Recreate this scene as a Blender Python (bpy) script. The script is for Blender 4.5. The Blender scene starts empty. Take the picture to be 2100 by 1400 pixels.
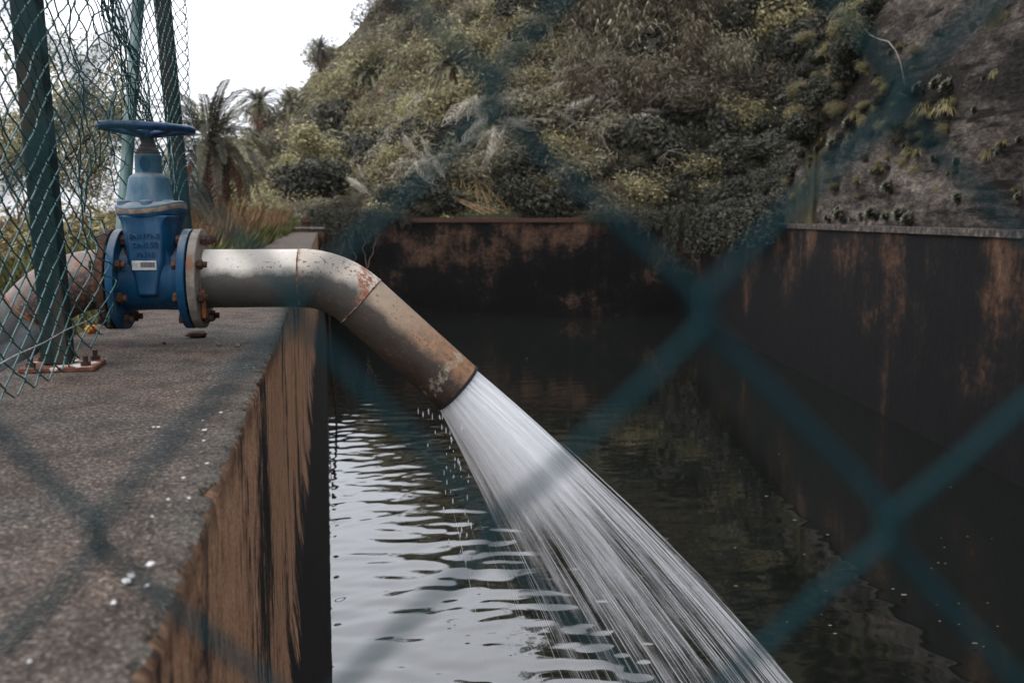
import bpy, math, random
import numpy as np
from mathutils import Matrix, Vector, noise as mnoise

random.seed(7)
rng = np.random.default_rng(7)
R_ = math.radians
scene = bpy.context.scene
COL = scene.collection

# ------------------------------------------------------------------ camera
YAW, PITCH = R_(10.6), R_(7.2)
CAM = Vector((0.15, 0.0, 0.37))
FX = 2100 * 35 / 36.0
Fv = Vector((math.sin(YAW) * math.cos(PITCH), math.cos(YAW) * math.cos(PITCH), -math.sin(PITCH)))
Rv = Vector((math.cos(YAW), -math.sin(YAW), 0))
Uv = Rv.cross(Fv)
cam = bpy.data.cameras.new('camera')
cam.lens, cam.sensor_width, cam.sensor_fit = 35, 36, 'HORIZONTAL'
cam.clip_start, cam.clip_end = 0.01, 800
cam.dof.use_dof, cam.dof.focus_distance, cam.dof.aperture_fstop = True, 2.9, 6.0
camo = bpy.data.objects.new('camera', cam)
COL.objects.link(camo)
m3 = Matrix((Rv, Uv, -Fv)).transposed()
camo.matrix_world = Matrix.Translation(CAM) @ m3.to_4x4()
scene.camera = camo

# ------------------------------------------------------------------ sky, sun, exposure
SUN_EL, SUN_AZ = R_(48), R_(-62)           # azimuth from +Y towards +X
w = bpy.data.worlds.new('World')
scene.world = w
w.use_nodes = True
nt = w.node_tree
nt.nodes.clear()
def wn(t, **k):
    n = nt.nodes.new(t)
    for a, b in k.items():
        setattr(n, a, b)
    return n
sky = wn('ShaderNodeTexSky', sky_type='NISHITA', sun_disc=False, sun_elevation=SUN_EL, sun_rotation=SUN_AZ)
bg_sky = wn('ShaderNodeBackground'); bg_sky.inputs['Strength'].default_value = 0.05
nt.links.new(sky.outputs[0], bg_sky.inputs[0])
tc = wn('ShaderNodeTexCoord')
sep = wn('ShaderNodeSeparateXYZ'); nt.links.new(tc.outputs['Generated'], sep.inputs[0])
zr = wn('ShaderNodeValToRGB')               # overcast sky: brighter towards the zenith
zr.color_ramp.elements[0].position = 0.0; zr.color_ramp.elements[0].color = (1.16, 1.17, 1.19, 1)
zr.color_ramp.elements.new(0.25).color = (2.35, 2.41, 2.54, 1)
zr.color_ramp.elements[-1].position = 0.8; zr.color_ramp.elements[-1].color = (2.55, 2.6, 2.75, 1)
nt.links.new(sep.outputs['Z'], zr.inputs[0])
cl = wn('ShaderNodeTexNoise'); cl.inputs['Scale'].default_value = 2.2; cl.inputs['Detail'].default_value = 5
nt.links.new(tc.outputs['Generated'], cl.inputs['Vector'])
cr = wn('ShaderNodeValToRGB')
cr.color_ramp.elements[0].position = 0.36; cr.color_ramp.elements[0].color = (0.80, 0.81, 0.84, 1)
cr.color_ramp.elements[1].position = 0.6; cr.color_ramp.elements[1].color = (1.0, 1.0, 1.0, 1)
nt.links.new(cl.outputs['Fac'], cr.inputs[0])
mu = wn('ShaderNodeMix', data_type='RGBA', blend_type='MULTIPLY'); mu.inputs['Factor'].default_value = 1
nt.links.new(zr.outputs[0], mu.inputs['A']); nt.links.new(cr.outputs[0], mu.inputs['B'])
bg_cl = wn('ShaderNodeBackground'); bg_cl.inputs['Strength'].default_value = 1.0
nt.links.new(mu.outputs['Result'], bg_cl.inputs[0])
addw = wn('ShaderNodeMixShader'); addw.inputs[0].default_value = 0.93
nt.links.new(bg_sky.outputs[0], addw.inputs[1]); nt.links.new(bg_cl.outputs[0], addw.inputs[2])
wo = wn('ShaderNodeOutputWorld'); nt.links.new(addw.outputs[0], wo.inputs[0])

sl = bpy.data.lights.new('sun', 'SUN'); sl.energy = 1.5; sl.angle = R_(16); sl.color = (1, 0.92, 0.8)
so = bpy.data.objects.new('sun', sl); COL.objects.link(so)
sdir = Vector((math.sin(SUN_AZ) * math.cos(SUN_EL), math.cos(SUN_AZ) * math.cos(SUN_EL), math.sin(SUN_EL)))
sdir = Vector((-0.62, -0.25, 0.74)).normalized()
so.rotation_euler = sdir.to_track_quat('Z', 'Y').to_euler()
sky.sun_elevation = math.asin(sdir.z); sky.sun_rotation = math.atan2(sdir.x, sdir.y)

vs = scene.view_settings
vs.view_transform, vs.look, vs.exposure, vs.gamma = 'Standard', 'None', 0.0, 1.0
cy = scene.cycles
cy.use_denoising = True
cy.max_bounces, cy.diffuse_bounces, cy.glossy_bounces, cy.transparent_max_bounces, cy.transmission_bounces = 8, 3, 3, 32, 4
cy.caustics_reflective = cy.caustics_refractive = False

# ------------------------------------------------------------------ helpers
def ray(px, py):
    return (Fv + Rv * ((px - 1050) / FX) + Uv * ((700 - py) / FX))
def at(px, py, depth):                       # point seen in that direction at that depth
    return CAM + ray(px, py) * depth
def on_z(px, py, z):                         # where that direction meets a level
    r = ray(px, py)
    return CAM + r * ((z - CAM.z) / r.z)
RH = Vector((math.cos(YAW), -math.sin(YAW))); FH = Vector((math.sin(YAW), math.cos(YAW)))
def ud(u, d):
    return (CAM.x + u * RH.x + d * FH.x, CAM.y + u * RH.y + d * FH.y)

def tag(o, label=None, cat=None, group=None, kind=None):
    if label: o['label'] = label
    if cat: o['category'] = cat
    if group: o['group'] = group
    if kind: o['kind'] = kind
    return o
def link(name, me, m=None, parent=None, loc=None, rot=None):
    o = bpy.data.objects.new(name, me)
    COL.objects.link(o)
    if m is not None and me is not None and len(me.materials) == 0:
        me.materials.append(m)
    if parent: o.parent = parent
    if loc is not None: o.location = loc
    if rot is not None: o.rotation_euler = rot
    return o
def empty(name, loc=(0, 0, 0), rot=(0, 0, 0)):
    o = bpy.data.objects.new(name, None)
    o.empty_display_size = 0.1
    COL.objects.link(o); o.location = loc; o.rotation_euler = rot
    return o
def copy_tree(o, parent=None):
    c = o.copy(); COL.objects.link(c)
    if parent: c.parent = parent
    for ch in list(o.children):
        copy_tree(ch, c)
    return c

def np_mesh(name, V, F, smooth=False, uv=None, mats=None):
    """V (n,3), F (m,k) all faces with k corners"""
    V = np.asarray(V, dtype=np.float32); F = np.asarray(F, dtype=np.int32)
    me = bpy.data.meshes.new(name)
    me.vertices.add(len(V)); me.vertices.foreach_set('co', V.ravel())
    k = F.shape[1]
    me.loops.add(F.size); me.loops.foreach_set('vertex_index', F.ravel())
    me.polygons.add(len(F))
    me.polygons.foreach_set('loop_start', np.arange(0, F.size, k, dtype=np.int32))
    me.polygons.foreach_set('loop_total', np.full(len(F), k, dtype=np.int32))
    if smooth: me.polygons.foreach_set('use_smooth', np.ones(len(F), dtype=bool))
    if uv is not None:
        l = me.uv_layers.new(name='UVMap')
        l.data.foreach_set('uv', np.asarray(uv, dtype=np.float32)[F.ravel()].ravel())
    me.update(calc_edges=True); me.validate()
    return me

class MB:
    def __init__(s): s.v = []; s.f = []
    def add(s, V, F, M=None):
        b = len(s.v)
        for p in V:
            s.v.append(tuple(M @ Vector(p)) if M is not None else tuple(p))
        for f in F: s.f.append(tuple(i + b for i in f))
        return s
    def box(s, c, d, M=None):
        x, y, z = c; a, b, e = d[0] / 2, d[1] / 2, d[2] / 2
        V = [(x + i * a, y + j * b, z + k * e) for i in (-1, 1) for j in (-1, 1) for k in (-1, 1)]
        F = [(0, 1, 3, 2), (4, 6, 7, 5), (0, 4, 5, 1), (2, 3, 7, 6), (0, 2, 6, 4), (1, 5, 7, 3)]
        return s.add(V, F, M)
    def lathe(s, prof, axis='Z', seg=48, M=None, cap=True, wob=None):
        V = []; F = []; n = len(prof)
        for i, (r, h) in enumerate(prof):
            for j in range(seg):
                a = 2 * math.pi * j / seg
                c, q = r * math.cos(a), r * math.sin(a)
                V.append((h, c, q) if axis == 'X' else ((c, q, h) if axis == 'Z' else (q, h, c)))
        for i in range(n - 1):
            for j in range(seg):
                k = (j + 1) % seg
                F.append((i * seg + j, i * seg + k, (i + 1) * seg + k, (i + 1) * seg + j))
        if cap:
            F.append(tuple(range(seg))[::-1]); F.append(tuple(range((n - 1) * seg, n * seg)))
        return s.add(V, F, M)
    def loft(s, rings, M=None, cap=True, closed=True):
        V = [p for r in rings for p in r]; n = len(rings[0]); F = []
        for i in range(len(rings) - 1):
            for j in range(n if closed else n - 1):
                k = (j + 1) % n
                F.append((i * n + j, i * n + k, (i + 1) * n + k, (i + 1) * n + j))
        if cap:
            F.append(tuple(range(n))[::-1]); F.append(tuple(range(len(V) - n, len(V))))
        return s.add(V, F, M)
    def tube(s, pts, r, seg=8, M=None, closed=False, cap=True):
        P = [Vector(p) for p in pts]; n = len(P)
        rr = r if isinstance(r, (list, tuple)) else [r] * n
        rings = []; up = None
        for i in range(n):
            if closed: t = P[(i + 1) % n] - P[i - 1]
            else: t = P[min(i + 1, n - 1)] - P[max(i - 1, 0)]
            t.normalize()
            if up is None:
                up = Vector((0, 0, 1)) if abs(t.z) < 0.9 else Vector((1, 0, 0))
            a = t.cross(up)
            if a.length < 1e-6: a = t.cross(Vector((0, 1, 0)))
            a.normalize(); b = a.cross(t); up = b
            rings.append([tuple(P[i] + (a * math.cos(2 * math.pi * j / seg) + b * math.sin(2 * math.pi * j / seg)) * rr[i]) for j in range(seg)])
        if closed: rings.append(rings[0]); cap = False
        return s.loft(rings, M, cap)
    def mesh(s, name, smooth=40):
        me = bpy.data.meshes.new(name)
        me.from_pydata(s.v, [], s.f)
        me.validate()
        import bmesh
        bm = bmesh.new(); bm.from_mesh(me); bmesh.ops.recalc_face_normals(bm, faces=bm.faces); bm.to_mesh(me); bm.free()
        if smooth:
            me.shade_smooth(); me.set_sharp_from_angle(angle=R_(smooth))
        return me
    def build(s, name, m, parent=None, smooth=40, bevel=0, loc=None, rot=None):
        o = link(name, s.mesh(name, smooth), m, parent, loc, rot)
        if bevel:
            b = o.modifiers.new('bevel', 'BEVEL'); b.width = bevel; b.segments = 2; b.limit_method = 'ANGLE'; b.angle_limit = R_(40)
        return o

# ------------------------------------------------------------------ materials
class NT:
    def __init__(s, name, rough=0.8, spec=0.3):
        s.m = bpy.data.materials.new(name); s.m.use_nodes = True
        s.t = s.m.node_tree; s.p = s.t.nodes['Principled BSDF']
        s.p.inputs['Roughness'].default_value = rough
        s.p.inputs['Specular IOR Level'].default_value = spec
        s.tc = s.t.nodes.new('ShaderNodeTexCoord')
        s.geo = s.t.nodes.new('ShaderNodeNewGeometry')
    def n(s, t, **k):
        x = s.t.nodes.new(t)
        for a, b in k.items(): setattr(x, a, b)
        return x
    def L(s, a, b): s.t.links.new(a, b)
    def co(s, scale=(1, 1, 1), out='Object', rot=(0, 0, 0), loc=(0, 0, 0)):
        mp = s.n('ShaderNodeMapping')
        mp.inputs['Scale'].default_value = scale; mp.inputs['Rotation'].default_value = rot; mp.inputs['Location'].default_value = loc
        s.L(s.tc.outputs[out], mp.inputs[0]); return mp.outputs[0]
    def noise(s, scale, vec=None, detail=4, rough=0.55, dist=0):
        x = s.n('ShaderNodeTexNoise'); x.inputs['Scale'].default_value = scale
        x.inputs['Detail'].default_value = detail; x.inputs['Roughness'].default_value = rough; x.inputs['Distortion'].default_value = dist
        s.L(vec if vec is not None else s.tc.outputs['Object'], x.inputs['Vector']); return x.outputs['Fac']
    def vor(s, scale, vec=None, out='Distance', feature='F1'):
        x = s.n('ShaderNodeTexVoronoi', feature=feature); x.inputs['Scale'].default_value = scale
        s.L(vec if vec is not None else s.tc.outputs['Object'], x.inputs['Vector']); return x.outputs[out]
    def ramp(s, fac, stops):
        x = s.n('ShaderNodeValToRGB'); e = x.color_ramp.elements
        while len(e) < len(stops): e.new(0.5)
        for i, (p, c) in enumerate(stops):
            e[i].position = p
            e[i].color = (c, c, c, 1) if isinstance(c, (int, float)) else (*c, 1)
        s.L(fac, x.inputs[0]); return x.outputs[0]
    def mix(s, a, b, fac, blend='MIX'):
        x = s.n('ShaderNodeMix', data_type='RGBA', blend_type=blend)
        for v, k in ((fac, 'Factor'), (a, 'A'), (b, 'B')):
            sock = [q for q in x.inputs if q.name == k and (q.type == ('VALUE' if k == 'Factor' else 'RGBA'))][0]
            if hasattr(v, 'is_linked'): s.L(v, sock)
            else: sock.default_value = v if k == 'Factor' else (*v, 1)
        return [q for q in x.outputs if q.type == 'RGBA'][0]
    def math(s, op, a, b=0.5, clamp=False):
        x = s.n('ShaderNodeMath', operation=op, use_clamp=clamp)
        for i, v in enumerate((a, b)):
            if hasattr(v, 'is_linked'): s.L(v, x.inputs[i])
            else: x.inputs[i].default_value = v
        return x.outputs[0]
    def sep(s, vec):
        x = s.n('ShaderNodeSeparateXYZ'); s.L(vec, x.inputs[0]); return x.outputs
    def color(s, c):
        if hasattr(c, 'is_linked'): s.L(c, s.p.inputs['Base Color'])
        else: s.p.inputs['Base Color'].default_value = (*c, 1)
        return s
    def bump(s, h, strength=0.4, dist=0.01):
        x = s.n('ShaderNodeBump'); x.inputs['Strength'].default_value = strength; x.inputs['Distance'].default_value = dist
        s.L(h, x.inputs['Height']); s.L(x.outputs[0], s.p.inputs['Normal']); return s
    def rough(s, v): s.L(v, s.p.inputs['Roughness']); return s

MAT = {}
def make_mats():
    RUST1, RUST2, RUST3 = (0.20, 0.065, 0.025), (0.09, 0.032, 0.017), (0.33, 0.13, 0.055)
    # top of the dam wall
    m = NT('concrete_top', 0.9, 0.25)
    fine = m.math('ADD', m.math('MULTIPLY', m.noise(210, detail=3, rough=0.65), 0.5), m.math('MULTIPLY', m.noise(105, detail=2, rough=0.6), 0.5)); mid = m.noise(9, detail=6, rough=0.65); big = m.noise(1.7, detail=4)
    base = m.ramp(fine, [(0.36, (0.013, 0.011, 0.010)), (0.47, (0.054, 0.045, 0.039)), (0.56, (0.096, 0.079, 0.068)), (0.66, (0.25, 0.225, 0.205))])
    tint = m.ramp(big, [(0.35, (0.92, 0.97, 0.98)), (0.65, (1.28, 1.08, 0.96))])
    c = m.mix(base, tint, 1.0, 'MULTIPLY')
    dark = m.ramp(mid, [(0.38, 0.42), (0.56, 1.0)])
    c = m.mix(c, dark, 0.8, 'MULTIPLY')
    xx = m.sep(m.tc.outputs['Object'])[0]                # greenish lichen belt along the outer edge
    edge = m.ramp(m.math('ADD', xx, m.math('MULTIPLY', mid, 0.16)), [(0.0, 0.0), (0.02, 0.0), (0.1, 0.75)])
    c = m.mix(c, (0.055, 0.062, 0.052), m.math('MULTIPLY', edge, m.ramp(m.noise(40), [(0.4, 0.2), (0.6, 1.0)])))
    m.color(c).bump(m.math('ADD', fine, m.math('MULTIPLY', mid, 0.5)), 1.0, 0.010)
    MAT['concrete_top'] = m.m
    # water side of the dam wall: rust run-off above the high-water line, black below it
    m = NT('wall_face', 0.85, 0.12)
    st = m.noise(1.0, m.co((0, 12, 0.6)), detail=7, rough=0.72)
    st2 = m.noise(1.0, m.co((0, 80, 3.2)), detail=6, rough=0.8)
    patch = m.noise(1.0, m.co((0, 2.4, 1.5)), detail=5, rough=0.6)
    iso = m.noise(1.0, m.co((0, 30, 13)), detail=8, rough=0.8); grit = m.noise(1.0, m.co((0, 170, 120)), detail=4, rough=0.8)
    z = m.sep(m.tc.outputs['Object'])[2]
    low = m.ramp(m.math('MULTIPLY', m.math('ADD', z, m.math('MULTIPLY', m.noise(1.0, m.co((0, 11, 1.2)), detail=5), 0.35)), -0.5), [(0.37, 0.0), (0.48, 0.09), (0.58, 0.5)])
    c = m.ramp(iso, [(0.3, (0.24, 0.12, 0.07)), (0.5, (0.5, 0.275, 0.165)), (0.68, (0.6, 0.41, 0.28))])
    c = m.mix(c, m.ramp(grit, [(0.35, 0.35), (0.55, 1.0), (0.7, 1.35)]), 1.0, 'MULTIPLY')
    f = m.math('ADD', m.math('MULTIPLY', st, 0.3), m.math('ADD', m.math('MULTIPLY', st2, 0.22), m.math('MULTIPLY', iso, 0.48)))
    f = m.math('ADD', f, m.math('MULTIPLY', m.math('SUBTRACT', patch, 0.5), 0.75))
    f = m.math('SUBTRACT', f, low)
    c = m.mix((0.016, 0.0145, 0.0135), c, m.ramp(f, [(0.40, 0.0), (0.435, 0.35), (0.49, 1.0)]))
    rim = m.ramp(m.math('ADD', z, m.math('MULTIPLY', patch, 0.14)), [(0.0, 0.0), (0.015, 0.0), (0.07, 0.8)])
    c = m.mix(c, (0.028, 0.02, 0.015), rim)
    m.color(c).bump(m.math('ADD', iso, m.math('MULTIPLY', grit, .6)), 0.8, 0.008)
    MAT['wall_face'] = m.m
    # far and right basin walls
    for nm, amt, sc in (('basin_far', 0.05, 1.0), ('basin_right', 0.0, 1.0)):
        m = NT(nm, 0.85, 0.08)
        st = m.noise(1.0, m.co((2.6, 2.6, 0.42)), detail=7, rough=0.7, dist=0.3)
        blk = m.noise(1.0, m.co((0.7, 0.7, 0.9)), detail=4, rough=0.6)
        grit = m.noise(12, detail=5, rough=0.75)
        z = m.sep(m.tc.outputs['Object'])[2]
        f = m.math('ADD', m.math('MULTIPLY', st, 0.34), m.math('MULTIPLY', blk, 0.66))
        f = m.math('ADD', f, m.math('MULTIPLY', m.math('SUBTRACT', grit, 0.5), 0.32))
        f = m.math('ADD', f, amt)
        f = m.math('ADD', m.math('MULTIPLY', m.math('SUBTRACT', f, 0.5), 1.6), 0.5)
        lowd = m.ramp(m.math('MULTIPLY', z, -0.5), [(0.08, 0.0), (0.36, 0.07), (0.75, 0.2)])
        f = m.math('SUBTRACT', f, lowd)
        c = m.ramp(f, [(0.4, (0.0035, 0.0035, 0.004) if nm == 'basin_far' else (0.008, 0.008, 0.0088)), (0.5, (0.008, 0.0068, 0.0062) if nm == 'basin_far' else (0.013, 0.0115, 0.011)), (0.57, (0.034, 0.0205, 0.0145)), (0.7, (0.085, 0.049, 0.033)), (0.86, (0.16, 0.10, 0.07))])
        m.color(c).bump(m.math('ADD', grit, st), 0.6, 0.02)
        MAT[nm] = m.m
    # rendered retaining wall with moss and black weeping stains
    m = NT('old_render', 0.95, 0.06)
    a = m.noise(1.3, m.co((.35, .25, 1)), detail=8, rough=0.72); b = m.noise(1.0, m.co((.3, .22, .7), loc=(3, 1, 0)), detail=8, rough=0.7); g = m.noise(9, m.co((.4, .3, 1)), detail=6, rough=0.75)
    c = m.ramp(m.math('ADD', m.math('MULTIPLY', a, 0.55), m.math('MULTIPLY', g, 0.45)), [(0.36, (0.018, 0.016, 0.015)), (0.48, (0.08, 0.068, 0.061)), (0.56, (0.165, 0.142, 0.125)), (0.68, (0.34, 0.28, 0.235))])
    c = m.mix(c, (0.022, 0.02, 0.018), m.ramp(b, [(0.44, 0.0), (0.55, 0.9)]))
    br = m.n('ShaderNodeTexBrick'); br.inputs['Scale'].default_value = 1.0; br.inputs['Brick Width'].default_value = 0.5; br.inputs['Row Height'].default_value = 0.26; br.inputs['Mortar Size'].default_value = 0.012
    m.L(m.co((1, 1, 1), rot=(R_(90), 0, 0)), br.inputs['Vector'])
    g2 = m.noise(1.0, m.co((14, 9, 26)), detail=7, rough=0.8); lay = m.noise(1.0, m.co((1.0, .6, 6)), detail=6, rough=0.7)
    c = m.mix(c, m.ramp(g2, [(0.34, 0.25), (0.52, 1.0), (0.66, 1.7)]), 1.0, 'MULTIPLY')
    c = m.mix(c, (0.010, 0.0095, 0.009), m.ramp(lay, [(0.56, 0.0), (0.63, 0.85)]))
    m.color(c).bump(m.math('ADD', g2, m.math('ADD', g, m.math('MULTIPLY', a, 2.0))), 1.0, 0.06)
    MAT['old_render'] = m.m
    m = NT('ledge_stone', 0.85); g = m.noise(14, detail=6, rough=0.7)
    m.color(m.ramp(g, [(0.42, (0.02, 0.017, 0.015)), (0.56, (0.075, 0.062, 0.053)), (0.72, (0.24, 0.205, 0.175))])).bump(g, 0.5, 0.01)
    MAT['ledge_stone'] = m.m
    # ground
    m = NT('soil', 0.95, 0.1); g = m.noise(2.5, detail=8, rough=0.7); q = m.noise(0.25, detail=4)
    c = m.ramp(g, [(0.35, (0.015, 0.016, 0.010)), (0.55, (0.045, 0.042, 0.024)), (0.72, (0.10, 0.075, 0.045))])
    c = m.mix(c, (0.10, 0.052, 0.032), m.ramp(q, [(0.56, 0.0), (0.68, 0.7)]))
    m.color(c).bump(g, 1.0, 0.15)
    MAT['soil'] = m.m
    # water
    m = NT('water', 0.03, 0.5)
    m.p.inputs['IOR'].default_value = 1.85
    m.color((0.006, 0.007, 0.006))
    m.p.inputs['Roughness'].default_value = 0.025
    MAT['water'] = m.m
    # blue valve paint
    for nm, c0, c1, dust in (('blue_paint', (0.0015, 0.033, 0.080), (0.004, 0.056, 0.128), 0.14), ('blue_faded', (0.028, 0.08, 0.135), (0.075, 0.14, 0.195), 0.5)):
        m = NT(nm, 0.5, 0.22)
        g = m.noise(14, detail=6, rough=0.65); s2 = m.noise(70, detail=4, rough=0.7); dr = m.noise(1, m.co((26, 26, 3)), detail=4)
        c = m.ramp(g, [(0.35, c0), (0.65, c1)])
        c = m.mix(c, (0.20, 0.24, 0.28), m.math('MULTIPLY', m.ramp(dr, [(0.5, 0.0), (0.72, 1.0)]), dust))
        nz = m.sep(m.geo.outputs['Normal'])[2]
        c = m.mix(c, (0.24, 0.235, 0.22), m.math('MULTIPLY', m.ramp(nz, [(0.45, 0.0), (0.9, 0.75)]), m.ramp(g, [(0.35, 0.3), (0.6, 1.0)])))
        c = m.mix(c, (0.10, 0.045, 0.022), m.ramp(m.noise(24, detail=5, rough=0.7), [(0.64, 0.0), (0.7, 0.85)]))
        m.color(c).rough(m.ramp(s2, [(0.3, 0.32), (0.7, 0.6)])).bump(s2, 0.12, 0.003)
        MAT[nm] = m.m
    m = NT('wheel_blue', 0.4, 0.28); g = m.noise(40, detail=5, rough=0.7)
    c = m.ramp(g, [(0.4, (0.002, 0.020, 0.055)), (0.62, (0.005, 0.042, 0.105))])
    c = m.mix(c, (0.2, 0.2, 0.2), m.ramp(m.noise(120), [(0.66, 0.0), (0.72, 0.5)]))
    m.color(c).bump(g, 0.15, 0.003); MAT['wheel_blue'] = m.m
    # rusty steel
    for nm, st in (('rust', [(0.3, RUST2), (0.5, RUST1), (0.72, RUST3)]), ('rust_dark', [(0.35, (0.02, 0.014, 0.012)), (0.55, (0.06, 0.028, 0.018)), (0.75, (0.16, 0.07, 0.035))]),
                   ('rust_tan', [(0.3, (0.06, 0.05, 0.045)), (0.5, (0.16, 0.125, 0.10)), (0.7, (0.27, 0.215, 0.17))])):
        m = NT(nm, 0.85, 0.25); g = m.noise(45, detail=7, rough=0.7)
        m.color(m.ramp(g, st)).bump(g, 0.7, 0.003); MAT[nm] = m.m
    # outlet pipe: galvanised grey, speckled with rust; variants by where rust gathers along the local X axis
    def pipe(nm, base0, base1, xr, speck, warm=None, lime=False):
        m = NT(nm, 0.5, 0.4)
        g = m.noise(7, detail=6, rough=0.6); fi = m.noise(55, detail=6, rough=0.75); ff = m.noise(140, detail=4, rough=0.7)
        x, y, z = m.sep(m.tc.outputs['Object'])[:3]
        c = m.ramp(g, [(0.35, base0), (0.65, base1)])
        if warm:
            wf = m.ramp(m.math('ADD', x, m.math('MULTIPLY', m.math('SUBTRACT', g, 0.5), 0.2)), [(warm[0], 0.0), (warm[1], 1.0)])
            c = m.mix(c, m.ramp(fi, [(0.3, (0.075, 0.034, 0.018)), (0.52, (0.22, 0.115, 0.062)), (0.75, (0.34, 0.2, 0.12))]), m.math('MULTIPLY', wf, 1.0))
        # underside shade painted dark into the colour, plus some settled dirt
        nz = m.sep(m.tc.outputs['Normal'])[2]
        shade_grime = m.ramp(m.math('ADD', nz, m.math('MULTIPLY', m.math('SUBTRACT', m.noise(12, detail=6, rough=0.7), 0.5), 0.9)), [(0.0, 0.9), (0.14, 0.9), (0.5, 0.0)])
        c = m.mix(c, (0.014, 0.0135, 0.013), shade_grime)
        for (xc, wd, amt) in xr:                        # rings of rust round the welds
            dx = m.math('ABSOLUTE', m.math('SUBTRACT', x, xc))
            near = m.math('SUBTRACT', 1.0, m.math('DIVIDE', dx, wd), True)
            msk = m.ramp(m.math('ADD', m.math('MULTIPLY', near, amt), m.math('MULTIPLY', fi, 0.75)), [(0.62, 0.0), (0.72, 1.0)])
            c = m.mix(c, m.ramp(ff, [(0.3, (0.05, 0.02, 0.013)), (0.5, (0.23, 0.075, 0.03)), (0.7, (0.36, 0.15, 0.075))]), msk)
        sp = m.ramp(m.math('ADD', m.math('MULTIPLY', m.noise(95, detail=3, rough=0.6), 0.7), m.math('MULTIPLY', g, 0.3)), [(speck, 0.0), (speck + 0.03, 0.9)])
        c = m.mix(c, (0.17, 0.065, 0.03), sp)
        if lime:
            li = m.ramp(m.math('ADD', m.math('MULTIPLY', x, 2.2), m.math('MULTIPLY', m.noise(38, detail=6, rough=0.8), 0.9)), [(0.0, 0), (1.0, 0)])
            dx = m.math('SUBTRACT', 1.0, m.math('DIVIDE', m.math('ABSOLUTE', m.math('SUBTRACT', x, lime)), 0.07), True)
            li = m.ramp(m.math('ADD', m.math('MULTIPLY', dx, 0.22), m.math('MULTIPLY', m.noise(60, detail=6, rough=0.8), 0.8)), [(0.58, 0.0), (0.68, 0.8)])
            c = m.mix(c, (0.30, 0.27, 0.20), li)
        m.color(c).bump(m.math('ADD', fi, m.math('MULTIPLY', ff, 0.5)), 0.35, 0.003).rough(m.ramp(fi, [(0.35, 0.42), (0.7, 0.8)]))
        MAT[nm] = m.m
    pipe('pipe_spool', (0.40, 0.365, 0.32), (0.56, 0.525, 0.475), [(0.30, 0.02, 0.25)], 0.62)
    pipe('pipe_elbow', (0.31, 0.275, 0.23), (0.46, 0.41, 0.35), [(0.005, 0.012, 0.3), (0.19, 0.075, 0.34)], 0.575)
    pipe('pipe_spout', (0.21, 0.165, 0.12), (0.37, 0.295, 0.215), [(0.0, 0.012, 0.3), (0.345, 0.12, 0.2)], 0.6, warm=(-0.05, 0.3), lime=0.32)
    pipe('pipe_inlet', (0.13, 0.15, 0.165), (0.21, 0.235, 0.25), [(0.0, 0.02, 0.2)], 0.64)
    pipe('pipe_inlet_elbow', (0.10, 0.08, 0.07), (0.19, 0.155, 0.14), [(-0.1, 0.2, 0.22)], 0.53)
    m = NT('weld', 0.8, 0.25); g = m.noise(30, detail=6, rough=0.7); m.color(m.ramp(g, [(0.42, (0.26, 0.235, 0.2)), (0.5, (0.17, 0.075, 0.04)), (0.62, (0.06, 0.026, 0.016))])); MAT['weld'] = m.m
    m = NT('flange_grey', 0.7, 0.3); g = m.noise(30, detail=6, rough=0.7)
    c = m.ramp(g, [(0.3, (0.10, 0.085, 0.07)), (0.5, (0.165, 0.145, 0.125)), (0.7, (0.27, 0.245, 0.22))])
    c = m.mix(c, (0.15, 0.06, 0.03), m.ramp(m.noise(18, detail=5), [(0.58, 0.0), (0.66, 0.8)])); m.color(c).bump(g, 0.4, 0.003); MAT['flange_grey'] = m.m
    m = NT('gasket', 0.9); m.color((0.012, 0.012, 0.012)); MAT['gasket'] = m.m
    m = NT('galvanised', 0.5, 0.5); g = m.noise(60); m.color(m.ramp(g, [(0.35, (0.14, 0.12, 0.10)), (0.65, (0.36, 0.34, 0.31))])); m.p.inputs['Metallic'].default_value = 0.4; MAT['galvanised'] = m.m
    # fence
    m = NT('wire_green', 0.38, 0.5); g = m.noise(30); m.color(m.ramp(g, [(0.35, (0.012, 0.05, 0.052)), (0.65, (0.03, 0.10, 0.10))])); MAT['wire_green'] = m.m
    m = NT('wire_front', 0.45, 0.4); m.color((0.0045, 0.025, 0.031)); m.p.inputs['Specular IOR Level'].default_value = 0.08; m.p.inputs['Roughness'].default_value = 0.7; MAT['wire_front'] = m.m
    m = NT('wire_steel', 0.45, 0.5); g = m.noise(50); m.color(m.ramp(g, [(0.4, (0.12, 0.115, 0.10)), (0.6, (0.30, 0.29, 0.27))])); MAT['wire_steel'] = m.m
    m = NT('post_green', 0.6, 0.1); g = m.noise(1, m.co((18, 18, 3)), detail=6, rough=0.65); s2 = m.noise(60, detail=5)
    c = m.ramp(s2, [(0.35, (0.005, 0.016, 0.017)), (0.65, (0.010, 0.028, 0.028))])
    c = m.mix(c, (0.045, 0.034, 0.027), m.ramp(g, [(0.48, 0.0), (0.6, 0.75)])); m.color(c).bump(s2, 0.15, 0.003); MAT['post_green'] = m.m
    m = NT('post_pale', 0.4, 0.4); g = m.noise(1, m.co((22, 22, 2.5)), detail=5); m.color(m.ramp(g, [(0.35, (0.025, 0.07, 0.07)), (0.65, (0.07, 0.135, 0.13))])); MAT['post_pale'] = m.m
    m = NT('plate_rust', 0.85, 0.25); g = m.noise(28, detail=6, rough=0.7)
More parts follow.
